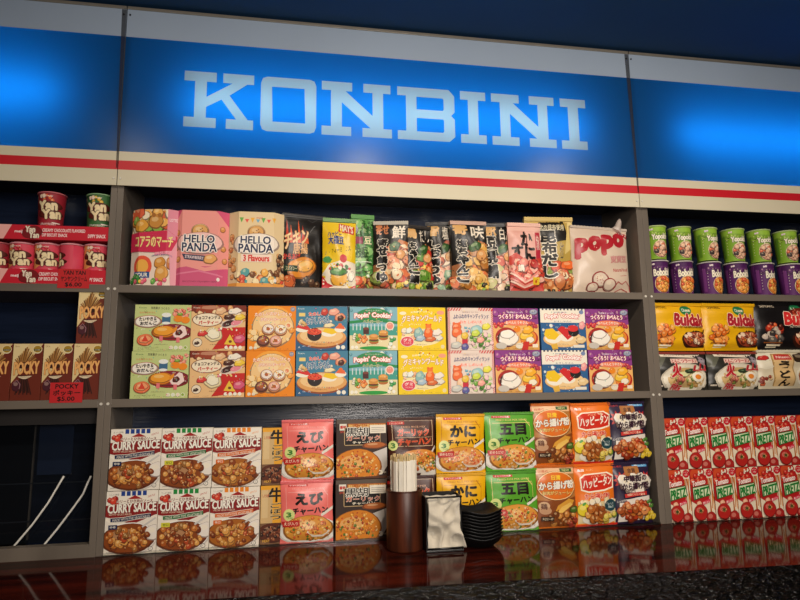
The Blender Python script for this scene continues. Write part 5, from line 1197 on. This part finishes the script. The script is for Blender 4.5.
u1 = npack('instant_noodle_pack', a_udon, 762, 822, Z_S2, 350, 'cream and brown noodle pack in the lower row under the black pack', GN, '#c8bca0', '#d8d0b8', 43)
b1 = npack('instant_noodle_pack', a_buldak(False), 652.5, 708, zn, 303, 'yellow instant noodle pack nearest the cabinet side', GN, '#d8a010', '#e0aa14', 41, .006)
npack('instant_noodle_pack', a_buldak(False), 706, 762, zn, 303, 'yellow instant noodle pack beside the black one', GN, '#d8a010', '#e0aa14', 41, .003, proto=b1)
npack('instant_noodle_pack', a_buldak(True), 759, 822, zn, 302, 'black instant noodle pack reading Buldak beside the yellow ones', GN, '#151213', '#1c1819', 42, .007)
# tomato pretzel sticks: two rows
PZ = (at(690, 417.8, YF + .006).z - Z_B) / 2
wz = at(717, 522, YF + .006).x - at(693.5, 522, YF + .006).x
pz = carton('pretzel_stick_box', art(a_pretz, wz / PZ), wz - .001, PZ - .0008, .025, '#8c1a18')
x0 = at(681.5, 523, YF + .006).x
for k in (0, 1):
    for i in range(7):
        put(inst(pz), x0 + i * wz * 1.0 - .0012 * k, YF + .006 + .0005 * (i % 2), Z_B + .0005 + k * PZ, 'red tomato pretzel stick box in the %s row, %s from the cabinet side' % (('lower', 'upper')[k], ORD[i]), 'box', 'tomato pretzel stick boxes')

# ------------------------------------------------------------------ things on the counter
YO = 1.585
pc = at(405, 549, YO); 
def on_counter(px_, Y): return at(px_, 549, Y).x
# wooden chopstick holder
hx = on_counter(405, 1.60); hw = .0475
hold = empty('chopstick_holder', (hx, 1.60, Z_B), 'round dark wooden chopstick holder on the counter', 'holder')
hh = at(405, 492, 1.56).z - Z_B
bm = bmesh.new(); lathe(bm, [(hw * .96, 0), (hw, .004), (hw, hh - .002), (hw - .001, hh), (hw - .005, hh), (hw - .006, .01), (.001, .01)], 48, True, False)
link_mesh('wooden_cylinder', bm, M['wood'], hold)
bm = bmesh.new(); lathe(bm, [(hw + .0003, hh * .985), (hw + .0012, hh * .99), (hw + .0012, hh + .0012), (hw - .004, hh + .0012)], 48); link_mesh('rim', bm, M['wood'], hold)
rnd = random.Random(3); ctop = at(405, 459, 1.58).z - Z_B
k = 0
bm = bmesh.new(); bx(bm, -.0058, -.0024, 0, .0058, .0024, ctop - .017, bev=.0006); sleeve = link_mesh('paper_wrapped_chopsticks', bm, M['paper'])
bm = bmesh.new()
for s in (-1, 1): bx(bm, s * .0027 - .0021, -.0019, ctop - .0175, s * .0027 + .0021, .0019, ctop - .004, bev=.0005)
link_mesh('bare_tip', bm, M['chop'], sleeve)['label'] = 'bare pale wood tips'
spots = [(.031 * sin(a), -.031 * cos(a), a) for a in [radians(q) for q in (-80, -56, -33, -11, 11, 33, 56, 80, 115, 150, 185, 220, 250)]] + [(-.012, -.012, .2), (.010, -.010, -.3), (.0, .010, .1)]
for i, (dx, dy, a) in enumerate(spots):
    o = inst(sleeve)
    put(o, hx + dx, 1.60 + dy, Z_B + .0105, 'paper wrapped chopsticks bunched upright in the round wooden holder', 'chopsticks', 'wrapped chopsticks in the wooden holder', rz=a, rx=0)
    o.rotation_euler = (rnd.uniform(-.02, .02), rnd.uniform(-.03, .03), a); o.location.z += rnd.uniform(0, .004)

# napkin holder with crumpled napkins
Y = 1.575; nx0, nx1 = on_counter(426.5, Y - .03), on_counter(464, Y - .03); nw = nx1 - nx0; nh = at(445, 496, Y - .03).z - Z_B
nb = empty('napkin_dispenser', ((nx0 + nx1) / 2, Y, Z_B), 'black metal napkin dispenser beside the chopstick holder', 'dispenser')
bm = bmesh.new(); bx(bm, -nw / 2, -.03, 0, nw / 2, .045, .005, bev=.001); link_mesh('base_plate', bm, M['blackmetal'], nb)
for s in (-1, 1):
    bm = bmesh.new(); bx(bm, s * nw / 2, -.02 if s > 0 else -.03, .005, s * (nw / 2 - .003), .045, nh - .002, bev=.0008); link_mesh('side_plate', bm, M['blackmetal'], nb)
bm = bmesh.new(); bx(bm, -nw / 2 + .003, .042, .005, nw / 2 - .003, .045, nh); link_mesh('rear_plate', bm, M['blackmetal'], nb)
bm = bmesh.new(); tube(bm, [(-nw / 2 + .002, -.03, nh - .003), (nw / 2 - .002, -.03, nh - .003)], .0022, 8); link_mesh('top_bar', bm, M['blackmetal'], nb)
bm = bmesh.new(); tube(bm, [(-nw / 2 + .002, -.0335, .009), (nw / 2 - .002, -.0335, .009)], .0028, 8); link_mesh('bottom_bar', bm, M['blackmetal'], nb)
def napkin(w, h, dy, seed, label, flare=0):
    bm = bmesh.new(); n = 26; gr = []
    for j in range(n + 1):
        row = []
        for i in range(n + 1):
            u, v = i / n - .5, j / n
            x = u * w * (1 + flare * max(0, .35 - v) * (1 if u > 0 else .1)); z = .006 + v * (h - .008)
            q = Vector((u * 2.2 + v, v * 2.6 - u, seed))
            ridge = abs(noise.noise(q * 1.15)) ** .8; y = -.013 * (1 - 2 * ridge) * (1 if dy == 0 else .3) - .010 * math.exp(-((v - .5 + u * .5) ** 2) * 60) * (1 if dy == 0 else 0) - .002
            z += .004 * noise.noise(Vector((u * 5, 0, seed))) * (v > .9)
            row.append(bm.verts.new((x, y, z)))
        gr.append(row)
    for j in range(n):
        for i in range(n): bm.faces.new((gr[j][i], gr[j][i + 1], gr[j + 1][i + 1], gr[j + 1][i])).smooth = True
    e = bmesh.ops.extrude_face_region(bm, geom=bm.faces[:])
    for v in [q for q in e['geom'] if isinstance(q, bmesh.types.BMVert)]: v.co.y += .0015
    bmesh.ops.recalc_face_normals(bm, faces=bm.faces[:])
    o = link_mesh('paper_napkin', bm, M['napkin']); put(o, (nx0 + nx1) / 2 + .001, Y + dy - .012, Z_B, label, 'napkin', 'napkins in the dispenser'); return o
napkin(nw * .86, nh * .99, 0, 3, 'white crumpled napkin bulging out in front of the dispenser', 1.1)
for k in range(4): napkin(nw * .84, nh * .97, .010 + .008 * k, 9 + k, 'white folded napkin stacked behind the crumpled front one')

# stack of black square dishes
Yb = 1.60; bx0, bx1 = on_counter(459.5, Yb - .05), on_counter(508.5, Yb - .05); bw = bx1 - bx0; bh = at(484, 509, Yb - .04).z - Z_B
def dish(w):
    bm = bmesh.new(); seg = 64
    def pt(a, r, zf):
        c, s = cos(a), sin(a); n = 3.6; k = (abs(c) ** n + abs(s) ** n) ** (-1 / n)
        corner = (k - 1) / .22
        return (r * k * c, r * k * s, zf + .012 * max(0, corner) * (r / (w / 2)) ** 4)
    prof = [(w * .30, 0), (w * .31, .002), (w * .42, .011), (w * .49, .021), (w * .5, .0235), (w * .495, .0245), (w * .475, .0235), (w * .41, .0140), (w * .30, .0045), (w * .02, .0040)]
    rings = [[bm.verts.new(pt(2 * pi * q / seg, r, z)) for q in range(seg)] for r, z in prof]
    for i in range(len(prof) - 1):
        for q in range(seg): bm.faces.new((rings[i][q], rings[i][(q + 1) % seg], rings[i + 1][(q + 1) % seg], rings[i + 1][q])).smooth = True
    bm.faces.new(rings[0][::-1]); bm.faces.new(rings[-1])
    return link_mesh('black_dish', bm, M['bowl'])
d0 = dish(bw * .93); nd = 9; step = (bh - .033) / (nd - 1)
for i in range(nd):
    lab = 'topmost black square dish of the stack' if i == nd - 1 else 'bottom black square dish resting on the counter' if i == 0 else '%s black square dish counted up from the counter' % ORD[i]
    put(inst(d0), (bx0 + bx1) / 2, Yb, Z_B + .0003 + i * step, lab, 'dish', 'stacked black dishes', rz=radians(2) * ((i * 7) % 3 - 1))

# ------------------------------------------------------------------ light
def area(name, loc, target, size, power, col, spread=180):
    L = bpy.data.lights.new(name, 'AREA'); L.shape = 'DISK'; L.size = size; L.energy = power; L.color = col; L.spread = radians(spread)
    o = bpy.data.objects.new(name, L); COL.objects.link(o); o.location = loc
    o.rotation_euler = (Vector(target) - Vector(loc)).to_track_quat('-Z', 'Y').to_euler(); return o
warm = (1, .86, .70)
for i, (x, p) in enumerate(((-.75, 2.0), (.3, 5.8), (1.3, 5.0))):
    area('ceiling_spot', (x, .55, Z_CEIL - .03), (x, 1.35, CZ - .5), .07, p, warm, 150)
area('room_light', (.55, -1.0, CZ + .35), (.5, YF, CZ + .04), .9, 14, (1, .91, .82), 110)
W = bpy.data.worlds.new('world'); SC.world = W; W.use_nodes = True
W.node_tree.nodes['Background'].inputs[0].default_value = (.5, .55, .7, 1); W.node_tree.nodes['Background'].inputs[1].default_value = .05
SC.cycles.max_bounces = 8
SC.cycles.use_denoising = True
SC.view_settings.exposure = 0.27
